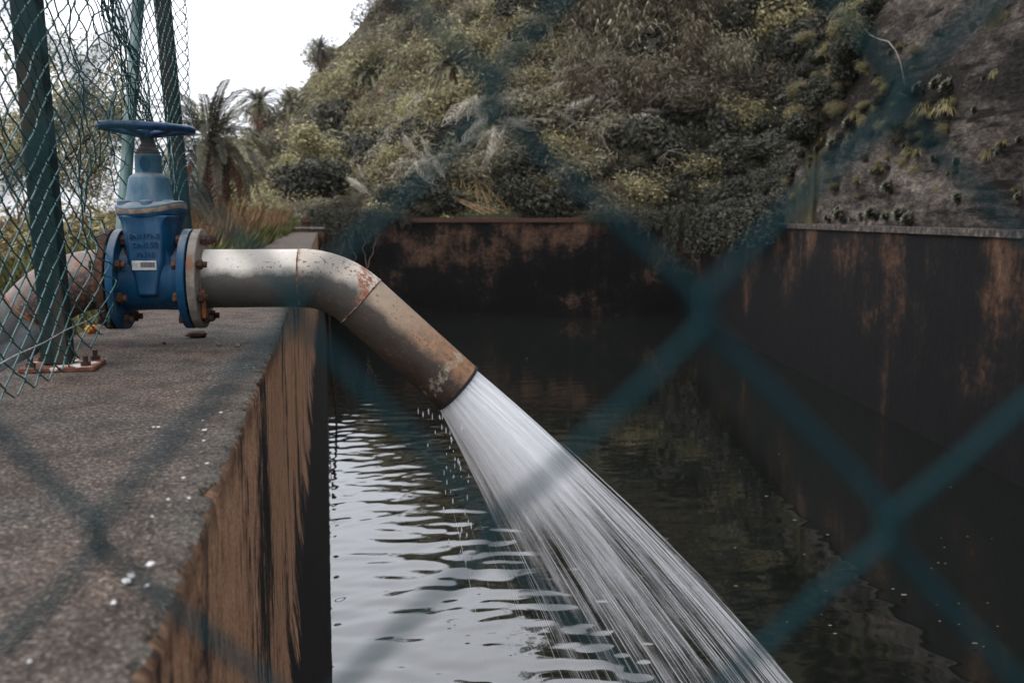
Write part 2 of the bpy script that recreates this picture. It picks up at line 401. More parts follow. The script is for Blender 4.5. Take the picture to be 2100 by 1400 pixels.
    c = m.ramp(g, [(0.35, (0.05, 0.02, 0.014)), (0.6, (0.15, 0.06, 0.035))]); c = m.mix(c, (0.5, 0.47, 0.44), m.ramp(m.noise(22, detail=4), [(0.55, 0.0), (0.58, 0.9)]))
    m.color(c).bump(g, 0.5, 0.003); MAT['plate_rust'] = m.m
    m = NT('sticker', 0.5); g = m.noise(60); m.color(m.ramp(g, [(0.3, (0.30, 0.31, 0.31)), (0.7, (0.48, 0.48, 0.46))])); MAT['sticker'] = m.m
    m = NT('ink', 0.6); g = m.noise(1, m.co((900, 1, 1))); m.color(m.ramp(g, [(0.45, (0.06, 0.055, 0.06)), (0.55, (0.14, 0.13, 0.135))])); MAT['ink'] = m.m
    m = NT('ink_line', 0.6); m.color((0.10, 0.11, 0.115)); MAT['ink_line'] = m.m
    m = NT('droppings', 0.8); g = m.noise(200); m.color(m.ramp(g, [(0.3, (0.26, 0.25, 0.25)), (0.6, (0.55, 0.55, 0.56))])); MAT['droppings'] = m.m
    m = NT('stone', 0.9); g = m.noise(50, detail=5); m.color(m.ramp(g, [(0.35, (0.05, 0.042, 0.038)), (0.65, (0.18, 0.15, 0.13))])).bump(g, 0.6, 0.005); MAT['stone'] = m.m
    m = NT('yellow_scrap', 0.5); g = m.noise(25, detail=2); m.color(m.ramp(g, [(0.45, (0.36, 0.22, 0.03)), (0.56, (0.4, 0.09, 0.02))])); MAT['yellow_scrap'] = m.m
    # foliage
    def leaf(nm, stops, rough=0.6, trans=0.25, var=0.5):
        m = NT(nm, rough, 0.3)
        oi = m.n('ShaderNodeObjectInfo')
        r = m.geo.outputs['Random Per Island']
        c = m.ramp(r, stops)
        if nm == 'palm_green':          # every frond has its own age and tone
            at_ = m.n('ShaderNodeAttribute', attribute_name='tone'); c = m.mix(c, at_.outputs['Color'], 1.0, 'MULTIPLY')
        br = m.math('ADD', m.math('MULTIPLY', oi.outputs['Random'], var), 1 - var / 2)
        hsv = m.n('ShaderNodeHueSaturation'); m.L(c, hsv.inputs['Color']); m.L(br, hsv.inputs['Value'])
        m.color(hsv.outputs[0])
        tr = m.n('ShaderNodeBsdfTranslucent'); m.L(hsv.outputs[0], tr.inputs[0])
        mx = m.n('ShaderNodeMixShader'); mx.inputs[0].default_value = trans
        m.L(m.p.outputs[0], mx.inputs[1]); m.L(tr.outputs[0], mx.inputs[2])
        m.L(mx.outputs[0], m.t.nodes['Material Output'].inputs[0])
        MAT[nm] = m.m
    leaf('leaf_dark', [(0.0, (0.011, 0.012, 0.008)), (0.6, (0.027, 0.027, 0.017)), (1.0, (0.066, 0.063, 0.042))])
    leaf('leaf_olive', [(0.0, (0.09, 0.080, 0.036)), (0.6, (0.175, 0.153, 0.072)), (1.0, (0.29, 0.25, 0.13))])
    leaf('leaf_grey', [(0.0, (0.06, 0.055, 0.033)), (0.6, (0.145, 0.13, 0.078)), (1.0, (0.32, 0.285, 0.20))])
    leaf('leaf_lime', [(0.0, (0.15, 0.14, 0.066)), (0.6, (0.27, 0.25, 0.125)), (1.0, (0.40, 0.365, 0.205))])
    leaf('leaf_pale', [(0.0, (0.10, 0.10, 0.05)), (0.6, (0.22, 0.21, 0.11)), (1.0, (0.38, 0.35, 0.22))], .6, .35)
    leaf('leaf_brown', [(0.0, (0.035, 0.027, 0.017)), (0.6, (0.09, 0.07, 0.044)), (1.0, (0.19, 0.155, 0.105))])
    leaf('frond_dry', [(0.0, (0.22, 0.20, 0.16)), (0.6, (0.42, 0.39, 0.32)), (1.0, (0.58, 0.55, 0.47))])
    leaf('palm_green', [(0.0, (0.05, 0.05, 0.026)), (0.6, (0.105, 0.10, 0.058)), (1.0, (0.19, 0.178, 0.115))], 0.6, 0.12, 0.2)
    leaf('palm_dead', [(0.0, (0.09, 0.04, 0.022)), (0.6, (0.19, 0.09, 0.05)), (1.0, (0.30, 0.18, 0.11))])
    leaf('grass_dry', [(0.0, (0.13, 0.07, 0.032)), (0.5, (0.24, 0.145, 0.07)), (1.0, (0.32, 0.22, 0.12))], 0.8, 0.3, 0.2)
    leaf('grass_green', [(0.0, (0.065, 0.07, 0.025)), (0.5, (0.13, 0.135, 0.05)), (1.0, (0.23, 0.22, 0.10))], 0.8, 0.3, 0.2)
    leaf('succulent', [(0.0, (0.03, 0.036, 0.02)), (0.6, (0.08, 0.085, 0.05)), (1.0, (0.15, 0.15, 0.10))], 0.5, 0.1, 0.3)
    leaf('cane_dry', [(0.0, (0.15, 0.085, 0.04)), (0.6, (0.27, 0.17, 0.085)), (1.0, (0.36, 0.26, 0.15))], 0.6, 0.1, 0.2)
    m = NT('bark', 0.95, 0.1); g = m.noise(1, m.co((8, 8, 20)), detail=5); m.color(m.ramp(g, [(0.35, (0.018, 0.014, 0.010)), (0.65, (0.065, 0.048, 0.035))])).bump(g, 1.0, 0.05); MAT['bark'] = m.m
    m = NT('twig', 0.9, 0.1); m.color((0.2, 0.175, 0.145)); MAT['twig'] = m.m
    m = NT('floating_leaf', 0.7); m.color((0.16, 0.13, 0.10)); MAT['floating_leaf'] = m.m
    # spray
    def spray(nm, shell):
        m = bpy.data.materials.new(nm); m.use_nodes = True; t = m.node_tree; t.nodes.clear()
        N = t.nodes.new; L = t.links.new
        out = N('ShaderNodeOutputMaterial'); mx = N('ShaderNodeMixShader'); tr = N('ShaderNodeBsdfTransparent')
        d = N('ShaderNodeBsdfDiffuse'); d.inputs[0].default_value = (0.90, 0.91, 0.93, 1); tl = N('ShaderNodeBsdfTranslucent'); tl.inputs[0].default_value = (0.92, 0.93, 0.95, 1)
        m2 = N('ShaderNodeMixShader'); m2.inputs[0].default_value = 0.45
        L(d.outputs[0], m2.inputs[1]); L(tl.outputs[0], m2.inputs[2]); L(tr.outputs[0], mx.inputs[1]); L(m2.outputs[0], mx.inputs[2]); L(mx.outputs[0], out.inputs[0])
        uv = N('ShaderNodeUVMap'); sp = N('ShaderNodeSeparateXYZ'); L(uv.outputs[0], sp.inputs[0])
        mp = N('ShaderNodeMapping'); L(uv.outputs[0], mp.inputs[0]); no = N('ShaderNodeTexNoise'); L(mp.outputs[0], no.inputs['Vector'])
        no.inputs['Scale'].default_value = 1.0; no.inputs['Detail'].default_value = 5; no.inputs['Roughness'].default_value = 0.62
        def mt(op, a, b, cl=False):
            x = N('ShaderNodeMath'); x.operation = op; x.use_clamp = cl
            for i, v in enumerate((a, b)):
                if hasattr(v, 'is_linked'): L(v, x.inputs[i])
                else: x.inputs[i].default_value = v
            return x.outputs[0]
        if shell:       # u round the jet, v along it (metres): dense at the mouth, breaking into streaks
            mp.inputs['Scale'].default_value = (34, 2.0, 1)
            r = N('ShaderNodeValToRGB'); e = r.color_ramp.elements
            e[0].position = 0.0; e[0].color = (1.35, 1.35, 1.35, 1); e[1].position = 0.9; e[1].color = (0, 0, 0, 1)
            e.new(0.16).color = (1.15, 1.15, 1.15, 1); e.new(0.36).color = (0.16, 0.28, 0.28, 1)
            L(mt('MULTIPLY', sp.outputs[1], 0.6), r.inputs[0])
            a = mt('ADD', mt('MULTIPLY', mt('SUBTRACT', no.outputs['Fac'], 0.585), 4.2), r.outputs[0])
            a = mt('MULTIPLY', mt('MAXIMUM', a, 0.0), 0.56, True)
        else:
            mp.inputs['Scale'].default_value = (300, 3.0, 1)
            a = mt('MULTIPLY', mt('SUBTRACT', no.outputs['Fac'], 0.34), 1.9, True)
        L(a, mx.inputs[0])
        MAT[nm] = m
    spray('jet_shell', True); spray('jet_strand', False)
    m = NT('droplet', 0.1, 0.6); m.color((0.6, 0.63, 0.67)); MAT['droplet'] = m.m
make_mats()

# ------------------------------------------------------------------ basin geometry
WATER_Z = -2.03
FAR_D = 24.0
A1 = on_z(1500, 690, WATER_Z); A2 = on_z(2100, 1000, WATER_Z)
def to_ud(p):
    dx, dy = p[0] - CAM.x, p[1] - CAM.y
    return (dx * RH.x + dy * RH.y, dx * FH.x + dy * FH.y)
a1, a2 = to_ud(A1), to_ud(A2)
def u_right(d):                              # waterline of the right wall
    return a2[0] + (a1[0] - a2[0]) * (d - a2[1]) / (a1[1] - a2[1])
def u_left(d):                               # basin-side edge of the dam wall
    return -0.1474 - 0.1871 * (d + 0.0276)
UC = u_right(FAR_D)
TOP_FAR, TOP_RIGHT = 0.31, 0.24
UP_D = 17.3                                  # far end of the retaining wall above the right ledge
def upper_top(d):                            # height of the retaining wall's sloping top
    return np.interp(d, [-8, 9.2, 12.6, 13.6, 14.3, 15.2, 16.6, 17.3], [6.6, 6.2, 3.9, 3.1, 2.65, 2.15, 1.4, 1.0])

# ------------------------------------------------------------------ terrain
def terrain_h(u, d):
    u = np.asarray(u, float); d = np.asarray(d, float)
    wob = 1.3 * np.sin(u * 0.21 + 1.3) * np.sin(d * 0.17) + 0.7 * np.sin(u * 0.53 + d * 0.31) + 0.35 * np.sin(1.3 * u - 0.9 * d)
    plane = 0.977 * u + 0.36 * d - 5.4 + wob * np.clip((d - 22) / 30, 0.1, 1.0)
    ur = u_right(d)
    dist_r = np.maximum(u - ur - 0.6, 0)
    near = np.where(d < UP_D, upper_top(d) - CAM.z - 0.15, -0.15) + 0.85 * dist_r
    dist_f = np.maximum(d - FAR_D - 0.6, 0)
    far = -0.1 + 0.9 * dist_f
    bound = np.where(d > FAR_D, np.maximum(far, np.where(u > ur, near, -9)), near)
    h = np.minimum(plane, bound)
    ul = u_left(d) - 0.62
    left = np.maximum(ul - u, 0)
    base = -0.42 - 1.1 * np.clip(left / 14, 0, 1) - 1.3 * np.clip((7.5 - d) / 3.5, 0, 1) * np.clip(left / 0.5 + 0.2, 0, 1) + 0.10 * np.sin(u * 0.9) * np.sin(d * 0.6)
    h = np.maximum(h, base)
    inside = (d < FAR_D + 0.25) & (u > u_left(d) - 0.3) & (u < ur + 0.3)
    return np.where(inside, -4.0 - CAM.z, h)     # relative to the camera's height
du = np.concatenate([np.arange(-90, -20, 2.0), np.arange(-20, 14, 0.25), np.arange(14, 100, 2.0)])
dd = np.concatenate([np.arange(-14, 0, 1.0), np.arange(0, 36, 0.25), np.arange(36, 150, 1.5)])
UU, DD = np.meshgrid(du, dd)
ZZ = terrain_h(UU, DD) + CAM.z
XX = CAM.x + UU * RH.x + DD * FH.x; YY = CAM.y + UU * RH.y + DD * FH.y
nu, nd = len(du), len(dd)
idx = np.arange(nu * nd).reshape(nd, nu)
Fq = np.stack([idx[:-1, :-1], idx[:-1, 1:], idx[1:, 1:], idx[1:, :-1]], -1).reshape(-1, 4)
o = link('ground', np_mesh('ground', np.stack([XX, YY, ZZ], -1).reshape(-1, 3), Fq, True), MAT['soil'])
tag(o, kind='structure')

# ------------------------------------------------------------------ water
def make_water():
    ys = [ -1.0 ]
    while ys[-1] < 24.6: ys.append(ys[-1] + np.interp(ys[-1], [-1, 2.5, 6, 12, 25], [0.05, 0.014, 0.016, 0.035, 0.09]))
    ys = np.array(ys)
    ts = np.concatenate([np.linspace(0, .018, 14)[:-1], np.linspace(.018, 1, 290)])
    D_, T_ = np.meshgrid(ys, ts, indexing='ij')
    U_ = (u_left(D_) + 0.05) * (1 - T_) + (u_right(D_) + 0.1) * T_
    X = CAM.x + U_ * RH.x + D_ * FH.x; Y = CAM.y + U_ * RH.y + D_ * FH.y
    H = np.zeros_like(X); r = np.random.default_rng(3)
    for i in range(70):
        lam = np.exp(r.uniform(np.log(0.11), np.log(0.48))); k = 2 * np.pi / lam
        th = r.normal(0, 0.42); kx, ky = k * np.sin(th), k * np.cos(th)
        sl = 0.0135 * (lam / 0.4) ** 0.1
        env = 0.55 + 0.45 * np.sin(X * r.uniform(0.3, 1.6) + r.uniform(0, 6)) * np.sin(Y * r.uniform(0.3, 1.2) + r.uniform(0, 6))
        H += sl / k * np.sin(kx * X + ky * Y + r.uniform(0, 6.28)) * env
    rad = np.hypot(X - 2.1, Y - 3.3)
    att = np.interp(Y, [0, 5, 10, 16, 25], [1.0, 0.9, 0.5, 0.32, 0.22])
    H = H * att * (1 - .85 * np.clip((T_ - .22) / .3, 0, 1))
    for lam, s in ((0.22, 0.02), (0.34, 0.024), (0.52, 0.022)):
        k = 2 * np.pi / lam
        H += .5 * s / k * np.sin(k * rad + lam * 9) * np.exp(-rad / 1.6)
    H += .007 * np.exp(-(T_ * 4.9 - .05 - .005) .clip(0) / .012)      # water creeping up the wall
    n0, n1 = X.shape; I = np.arange(n0 * n1).reshape(n0, n1)
    F = np.stack([I[:-1, :-1], I[:-1, 1:], I[1:, 1:], I[1:, :-1]], -1).reshape(-1, 4)
    o = link('water', np_mesh('water', np.stack([X, Y, WATER_Z + H], -1).reshape(-1, 3), F, True), MAT['water'])
    tag(o, kind='structure')
make_water()

# ------------------------------------------------------------------ dam wall (left)
WALL_W = 0.62
def make_dam():
    ys = [-1.6]
    while ys[-1] < 24.3: ys.append(ys[-1] + np.interp(ys[-1], [-1.6, 0.3, 3.6, 8, 24], [0.05, 0.010, 0.014, 0.08, 0.4]))
    prof_top = np.concatenate([np.linspace(-WALL_W, -0.1, 10), np.linspace(-0.085, -0.012, 8)])
    zf = np.concatenate([[-0.010, -0.02, -0.035, -0.055, -0.08], np.linspace(-0.12, -2.5, 22)])
    top = []; face = []; 
    for y in ys:
        chip = max(0, mnoise.noise((y * 9.0, 3.1, 0)) - 0.12) * 0.075 + max(0, mnoise.noise((y * 31.0, 9.1, 0)) - 0.10) * 0.05 + 0.005 * mnoise.noise((y * 60, 1, 5))
        wav = 0.006 * mnoise.noise((y * 2.0, 0.3, 0))
        row = []
        for x in prof_top:
            k = max(0, 1 - (-x) / 0.1)
            row.append((x - k * (chip * 0.7) + k * wav, y, 0.0025 * mnoise.noise((x * 14, y * 14, 0)) - chip * 0.25 * k ** 3))
        xe = -0.004 - chip * 0.75 + wav
        row.append((xe, y, -0.004 - chip * 0.4))
        top.append(row)
        fr = [row[-1]]
        for z in zf:
            k = math.exp(z / 0.035)
            fr.append((0.132 * max(0, -z - 1.0) - chip * 0.55 * k + wav * k + 0.004 * mnoise.noise((y * 3, z * 1.5, 7)) + 0.002 * mnoise.noise((y * 17, z * 9, 2)), y, z - chip * 0.5 * k))
        face.append(fr)
    root = empty('dam_wall', (0, 0, 0))
    tag(root, 'long low concrete wall carrying the blue valve, rust streaked on its water side', 'wall')
    def grid(rows):
        V = np.array(rows).reshape(-1, 3); n0, n1 = len(rows), len(rows[0]); I = np.arange(n0 * n1).reshape(n0, n1)
        return V, np.stack([I[:-1, :-1], I[:-1, 1:], I[1:, 1:], I[1:, :-1]], -1).reshape(-1, 4)
    V, F = grid(top); F = F[:, ::-1]; F = F[:, ::-1]
    link('wall_top', np_mesh('wall_top', V, F, True), MAT['concrete_top'], root)
    V, F = grid(face)
    link('wall_face', np_mesh('wall_face', V, F, True), MAT['wall_face'], root)
    y0, y1 = ys[0], ys[-1]
    b = MB()
    b.add([(-WALL_W, y0, 0), (-WALL_W, y1, 0), (-WALL_W - 0.1, y1, -2.6), (-WALL_W - 0.1, y0, -2.6)], [(0, 1, 2, 3)])
    b.add([(-WALL_W, y1, 0.001), (-0.0, y1, 0.001), (0.16, y1, -2.5), (-WALL_W - .1, y1, -2.5)], [(0, 1, 2, 3)])
    b.build('outer_face', MAT['basin_far'], root, smooth=0)
    # bird droppings and paint flecks on the top
    V = []; F = []
    spots = [(325, 880, 7), (420, 886, 8), (418, 908, 5), (388, 1027, 6), (345, 1030, 6), (377, 985, 6), (425, 955, 5), (312, 1065, 5), (269, 1188, 12), (259, 1199, 15), (308, 1163, 11), (302, 1208, 10), (233, 1244, 9), (60, 1365, 6), (417, 867, 4), (453, 850, 5), (505, 752, 3), (520, 757, 3), (315, 880, 5)]
    for px, py, s in spots:
        p = on_z(px, py, 0.0); dep = (p - CAM).length; r0 = s * 0.62 * dep / FX
        b = len(V); n = 11
        for j in range(n):
            a = 2 * math.pi * j / n; r = r0 * random.uniform(0.6, 1.2)
            V.append((p.x + r * 1.1 * math.cos(a), p.y + r * 2.0 * math.sin(a), 0.0045))
        for j in range(1, n - 1): F.append((b, b + j, b + j + 1))
    o = link('white_flecks', np_mesh('white_flecks', V, F), MAT['droppings'], root)
    tag(o, kind='stuff')
    # slab step with a pale lip near the far end
    s = MB(); s.box((-0.26, 23.3, -1.2), (0.8, 1.4, 2.5)); s.build('end_pier', MAT['basin_far'], root, bevel=0.02); s = MB(); s.box((-0.26, 23.3, 0.075), (0.84, 1.44, 0.05)); s.build('end_slab', MAT['ledge_stone'], root, bevel=0.015)
make_dam()

# ------------------------------------------------------------------ far wall, right wall, ledge, retaining wall
def wall_prism(name, ring_near, ring_far, m, parent=None, cuts=60):
    rings = []
    for i in range(cuts + 1):
        t = i / cuts
        rings.append([tuple(Vector(a).lerp(Vector(b), t)) for a, b in zip(ring_near, ring_far)])
    b = MB(); b.loft(rings); return b.build(name, m, parent, smooth=0)
def P(u, d, z):
    x, y = ud(u, d); return (x, y, z)
ul = u_left(FAR_D) - 0.4
root = empty('far_wall', P(0, FAR_D, WATER_Z)); 
tag(root, 'dark stained concrete wall closing the far end of the basin below the bushes', 'wall')
o = wall_prism('wall_body', [P(ul, FAR_D, -2.6), P(ul, FAR_D + .5, -2.6), P(ul, FAR_D + .5, TOP_FAR - .1), P(ul, FAR_D, TOP_FAR - .1)],
               [P(UC + .6, FAR_D, -2.6), P(UC + .6, FAR_D + .5, -2.6), P(UC + .6, FAR_D + .5, TOP_FAR - .1), P(UC + .6, FAR_D, TOP_FAR - .1)], MAT['basin_far'])
o.parent = root; o.matrix_parent_inverse = Matrix.Translation(-root.location)
o = wall_prism('coping', [P(ul, FAR_D - .04, TOP_FAR - .1), P(ul, FAR_D + .55, TOP_FAR - .1), P(ul, FAR_D + .55, TOP_FAR), P(ul, FAR_D - .04, TOP_FAR)],
               [P(UC + .6, FAR_D - .04, TOP_FAR - .1), P(UC + .6, FAR_D + .55, TOP_FAR - .1), P(UC + .6, FAR_D + .55, TOP_FAR), P(UC + .6, FAR_D - .04, TOP_FAR)], MAT['rust_dark'])
o.parent = root; o.matrix_parent_inverse = Matrix.Translation(-root.location)

dN, dF = -3.0, FAR_D + 0.02
root = empty('side_wall', P(u_right(10), 10, WATER_Z))
tag(root, 'long dark basin wall with rust patches running down the right side below the ledge', 'wall')
def rring(d, off0, off1, z0, z1):
    u = u_right(d); return [P(u + off0, d, z0), P(u + off1, d, z0), P(u + off1, d, z1), P(u + off0, d, z1)]
o = wall_prism('wall_body', rring(dN, 0, .6, -2.6, TOP_RIGHT - .07), rring(dF, 0, .6, -2.6, TOP_RIGHT - .07), MAT['basin_right'])
o.parent = root; o.matrix_parent_inverse = Matrix.Translation(-root.location)
o = wall_prism('ledge', rring(dN, -.03, .62, TOP_RIGHT - .07, TOP_RIGHT), rring(UP_D + 1.0, -.03, .62, TOP_RIGHT - .07, TOP_RIGHT), MAT['ledge_stone'])
o.parent = root; o.matrix_parent_inverse = Matrix.Translation(-root.location)

SET = 0.28                                    # how far the retaining wall stands back from the ledge's edge
def make_upper():
    ds = np.linspace(dN, UP_D, 260); rows_f = []; 
    for d in ds:
        zt = float(upper_top(d)); u = u_right(d) + SET; row = []
        for j in range(70):
            z = TOP_RIGHT - 0.02 + (zt - TOP_RIGHT) * j / 69
            off = 0.05 * (z - TOP_RIGHT) + 0.09 * mnoise.noise((d * .7, z * 1.2, 4)) + 0.05 * mnoise.noise((d * 2.2, z * 3.2, 8)) + 0.025 * mnoise.noise((d * 6, z * 7, 2))
            row.append(P(u + off, d, z))
        row.append(P(u + 0.55, d, zt))
        row.append(P(u + 0.55, d, -0.5))
        rows_f.append(row)
    b = MB(); b.loft(rows_f, cap=True, closed=True)
    o = b.build('retaining_wall', MAT['old_render'], None, smooth=60)
    tag(o, 'tall mossy rendered retaining wall rising above the ledge on the right', 'wall')
make_upper()

# ------------------------------------------------------------------ gate valve
PX = 1 / 714.0
axis_pt = at(322, 572, 2.862)
AX_Z = axis_pt.z
PIPE_YAW = -YAW + R_(6.0)
VROT = (0, 0, PIPE_YAW)
def bolt_mesh(l0, l1, head=0.015, hh=0.012):
    b = MB()
    b.lathe([(head, l0), (head, l0 + hh)], 'X', 6); b.lathe([(0.0095, l0 + hh), (0.0095, l1)], 'X', 10)
    b.lathe([(head, l1 - hh), (head, l1)], 'X', 6); b.lathe([(0.009, l1), (0.009, l1 + 0.012)], 'X', 10)
    return b.mesh('bolt', 30)
def make_valve():
    root = empty('gate_valve', (axis_pt.x, axis_pt.y, 0), VROT)
    tag(root, 'blue cast iron gate valve with handwheel on the concrete wall', 'valve')
    Z = Matrix.Translation((0, 0, AX_Z))
    b = MB()
    b.lathe([(0.06, -.104), (0.098, -.1), (0.095, -.085), (0.09, -.06), (0.088, 0), (0.09, .06), (0.095, .085), (0.098, .1), (0.06, .104)], 'X', 56, Z)
    # wedge housing: octagonal rings
    def ring(z, fw, w, dp, cx=-0.005):
        c = dp * 0.55
        return [(cx - w, -c, z), (cx - fw, -dp, z), (cx + fw, -dp, z), (cx + w, -c, z), (cx + w, c, z), (cx + fw, dp, z), (cx - fw, dp, z), (cx - w, c, z)]
    b.loft([ring(-.046, .020, .030, .080), ring(-.038, .024, .040, .0945), ring(0.03, .034, .056, .096), ring(0.06, .043, .064, .096), ring(.15, .045, .071, .094), ring(.168, .050, .076, .088), ring(.180, .062, .083, .088)], Z)
    # side webs flowing into the flanges
    for sx in (-1, 1):
        b.loft([[(sx * (.04 + .058 * t), -.085 + .02 * t, .11 - .10 * t * (2 - t)), (sx * (.04 + .058 * t), .085 - .02 * t, .11 - .10 * t * (2 - t)), (sx * (.04 + .058 * t), .07, -.05), (sx * (.04 + .058 * t), -.07, -.05)] for t in np.linspace(0, 1, 8)], Z)
    body = b.build('body', MAT['blue_paint'], root, bevel=0.004)
    for sx in (-1, 1):
        f = MB(); f.lathe([(0.06, sx * .083), (0.1425, sx * .083), (0.1425, sx * .105), (0.06, sx * .105)], 'X', 72, Z)
        f.build('flange', MAT['blue_paint'], root, bevel=0.002)
        g = MB(); g.lathe([(0.118, sx * .1055), (0.118, sx * .1105)], 'X', 48, Z); g.build('gasket', MAT['gasket'], root)
    # bolts: heads on the inner side of the blue flanges, nuts outside
    bm_ = {1: bolt_mesh(.069, .150), -1: bolt_mesh(-.150, -.069)}
    for sx in (-1, 1):
        for k in range(8):
            a = math.pi / 8 + k * math.pi / 4
            link('bolt', bm_[sx], MAT['rust_tan'] if k in (1, 5, 6) else MAT['rust_dark'], root, (0, 0.12 * math.cos(a), AX_Z + 0.12 * math.sin(a)), (k * 0.4, 0, 0))
    # bonnet flange pair, wavy
    def oval(z, a, bb, amp, n=64, ph=0.75):
        r = []
        for j in range(n):
            t = 2 * math.pi * j / n; c, s_ = math.cos(t), math.sin(t)
            e = 2 / 2.6
            r.append((a * math.copysign(abs(c) ** e, c) - .006, bb * math.copysign(abs(s_) ** e, s_), z + amp * math.cos(2 * t + ph)))
        return r
    f = MB(); f.loft([oval(.178, .084, .084, .002), oval(.181, .090, .09, .006), oval(.190, .093, .093, .007), oval(.192, .093, .093, .008)], Z); f.build('body_flange', MAT['blue_paint'], root, bevel=0.002)
    f = MB(); f.loft([oval(.192, .094, .094, .008), oval(.204, .095, .095, .009), oval(.206, .094, .094, .009)], Z); f.build('bonnet_flange', MAT['rust_tan'], root, bevel=0.0015)
    f = MB(); f.loft([oval(.206, .0945, .0945, .009), oval(.212, .093, .093, .009), oval(.219, .074, .076, .003)], Z); f.lathe([(.068, .210), (.066, .222), (.0585, .262), (.0555, .283), (.050, .292), (.040, .297), (.0365, .300), (.0362, .350), (.034, .352)], 'Z', 56, Matrix.Translation((-.010, 0, AX_Z)))
    for (x, y) in ((-.06, -.05), (.008, -.072), (.062, -.052), (-.06, .055), (.065, .05)):
        f.lathe([(.017, .206), (.017, .2215), (.012, .2235)], 'Z', 20, Matrix.Translation((x - .010, y, AX_Z)))
    bon = f.build('bonnet', MAT['blue_faded'], root, bevel=0.0015)
    e = MB(); e.lathe([(.0135, .0), (.0135, .004), (.009, .006)], 'Y', 24, Matrix.Translation((-.010, -.0405, AX_Z + .325)) @ Matrix.Diagonal((1, 1, 1.5, 1))); e.build('emblem', MAT['blue_paint'], bon)
    f = MB(); f.lathe([(.033, .352), (.033, .358), (.030, .3585), (.030, .364), (.026, .368), (.0215, .372), (.0215, .379), (.0175, .381), (.0175, .398), (.019, .400), (.019, .410)], 'Z', 40, Matrix.Translation((-.010, 0, AX_Z))); f.build('stem', MAT['rust_dark'], root, bevel=.001)
    # handwheel
    wz = AX_Z + .425; wr = empty('handwheel', (-.012, 0, wz), (R_(1.6), R_(1.8), R_(20))); wr.parent = root
    rim = MB(); n = 80; pts = []; rr = []
    for j in range(n):
        a = 2 * math.pi * j / n; pts.append((.123 * math.cos(a), .123 * math.sin(a), 0)); rr.append(.0112 + (.0016 if j % 8 == 0 else 0))
    rim.tube(pts, rr, 14, closed=True); rim.build('rim', MAT['wheel_blue'], wr, smooth=60)
    hub = MB(); hub.lathe([(.014, -.030), (.022, -.026), (.025, -.008), (.02, .004)], 'Z', 24); hub.build('hub', MAT['wheel_blue'], wr)
    for k in range(5):
        a = 2 * math.pi * k / 5 + 0.3; s = MB()
        s.tube([(.016 * math.cos(a), .016 * math.sin(a), -.018), (.06 * math.cos(a), .06 * math.sin(a), -.012), (.105 * math.cos(a), .105 * math.sin(a), -.004), (.118 * math.cos(a), .118 * math.sin(a), 0)], [.010, .0085, .0075, .009], 10)
        s.build('spoke', MAT['wheel_blue'], wr)
    # cast lettering and the rating label
    def text(body_, size, x, z, ext, m, parent, y=-.1085, nm='lettering'):
        cu = bpy.data.curves.new('lettering', 'FONT'); cu.body = body_; cu.size = size; cu.extrude = ext; cu.bevel_depth = 0.0004 if ext > .001 else 0; cu.align_x = 'CENTER'; cu.space_character = 1.1
        t = bpy.data.objects.new('lettering', cu); COL.objects.link(t)
        dg = bpy.context.evaluated_depsgraph_get(); me = bpy.data.meshes.new_from_object(t.evaluated_get(dg))
        bpy.data.objects.remove(t); me.materials.clear()
        link(nm, me, m, parent, (x, y, z), (R_(90), 0, 0))
    text('EN1171-2', .0185, -.006, AX_Z + .118, .0018, MAT['blue_paint'], body, y=-.0955)
    text('DN150', .0215, -.005, AX_Z + .093, .0018, MAT['blue_paint'], body, y=-.0960)
    text('PN16', .0215, -.005, AX_Z + .067, .0018, MAT['blue_paint'], body, y=-.0966)
    lab = MB(); lab.box((-.009, -.0975, AX_Z + .0435), (.066, .003, .026)); lo = lab.build('rating_label', MAT['sticker'], body, bevel=.0008)
    ink = MB(); ink.box((.0005, -.0995, AX_Z + .0455), (.038, .001, .0135)); ink.build('barcode', MAT['ink'], lo)
    text('CC', .0125, -.0325, AX_Z + .0395, .0003, MAT['ink_line'], lo, y=-.0993, nm='mark')
    return root
make_valve()

def pipe_frame(lx, lz, ang):                 # matrix of a pipe piece in the valve's axis plane, local X along the flow
    return (lx, 0, AX_Z + lz), (0, ang, 0)
PR = .084
def tube_ring(path_fn, n, r_out, r_in, mat, name, parent, loc, rot, inner=True):
    b = MB(); seg = 64
    outer = []
    for i in range(n + 1):
        p, tang = path_fn(i / n); nz = Vector((-tang.z, 0, tang.x)); ny = Vector((0, 1, 0))
        outer.append([tuple(p + (ny * math.cos(2 * math.pi * j / seg) + nz * math.sin(2 * math.pi * j / seg)) * r_out) for j in range(seg)])
    rings = outer
    if inner:
        inn = []
        for i in range(n + 1):
            p, tang = path_fn(i / n); nz = Vector((-tang.z, 0, tang.x)); ny = Vector((0, 1, 0))
            inn.append([tuple(p + (ny * math.cos(2 * math.pi * j / seg) + nz * math.sin(2 * math.pi * j / seg)) * r_in) for j in range(seg)])
        rings = outer + inn[::-1] + [outer[0]]
    b.loft(rings, cap=not inner)
    return b.build(name, mat, parent, smooth=50, loc=loc, rot=rot)
def weld(name, parent, loc, rot, r, m):
    b = MB(); pts = []; rr = []
    for j in range(90):
        a = 2 * math.pi * j / 90; q = r + .0012 * mnoise.noise((j * .9, 3, 1)); pts.append((.0025 * mnoise.noise((j * .5, 0, 2)), q * math.cos(a), q * math.sin(a))); rr.append(.0026 + .0018 * mnoise.noise((j * .7, 5, 1)))
    b.tube(pts, rr, 6, closed=True); return b.build(name, m, parent, smooth=70, loc=loc, rot=rot)
ELB = R_(43.0); ER = .257
X_SP0, X_SP1 = .133, .404
SPOUT_L = .385
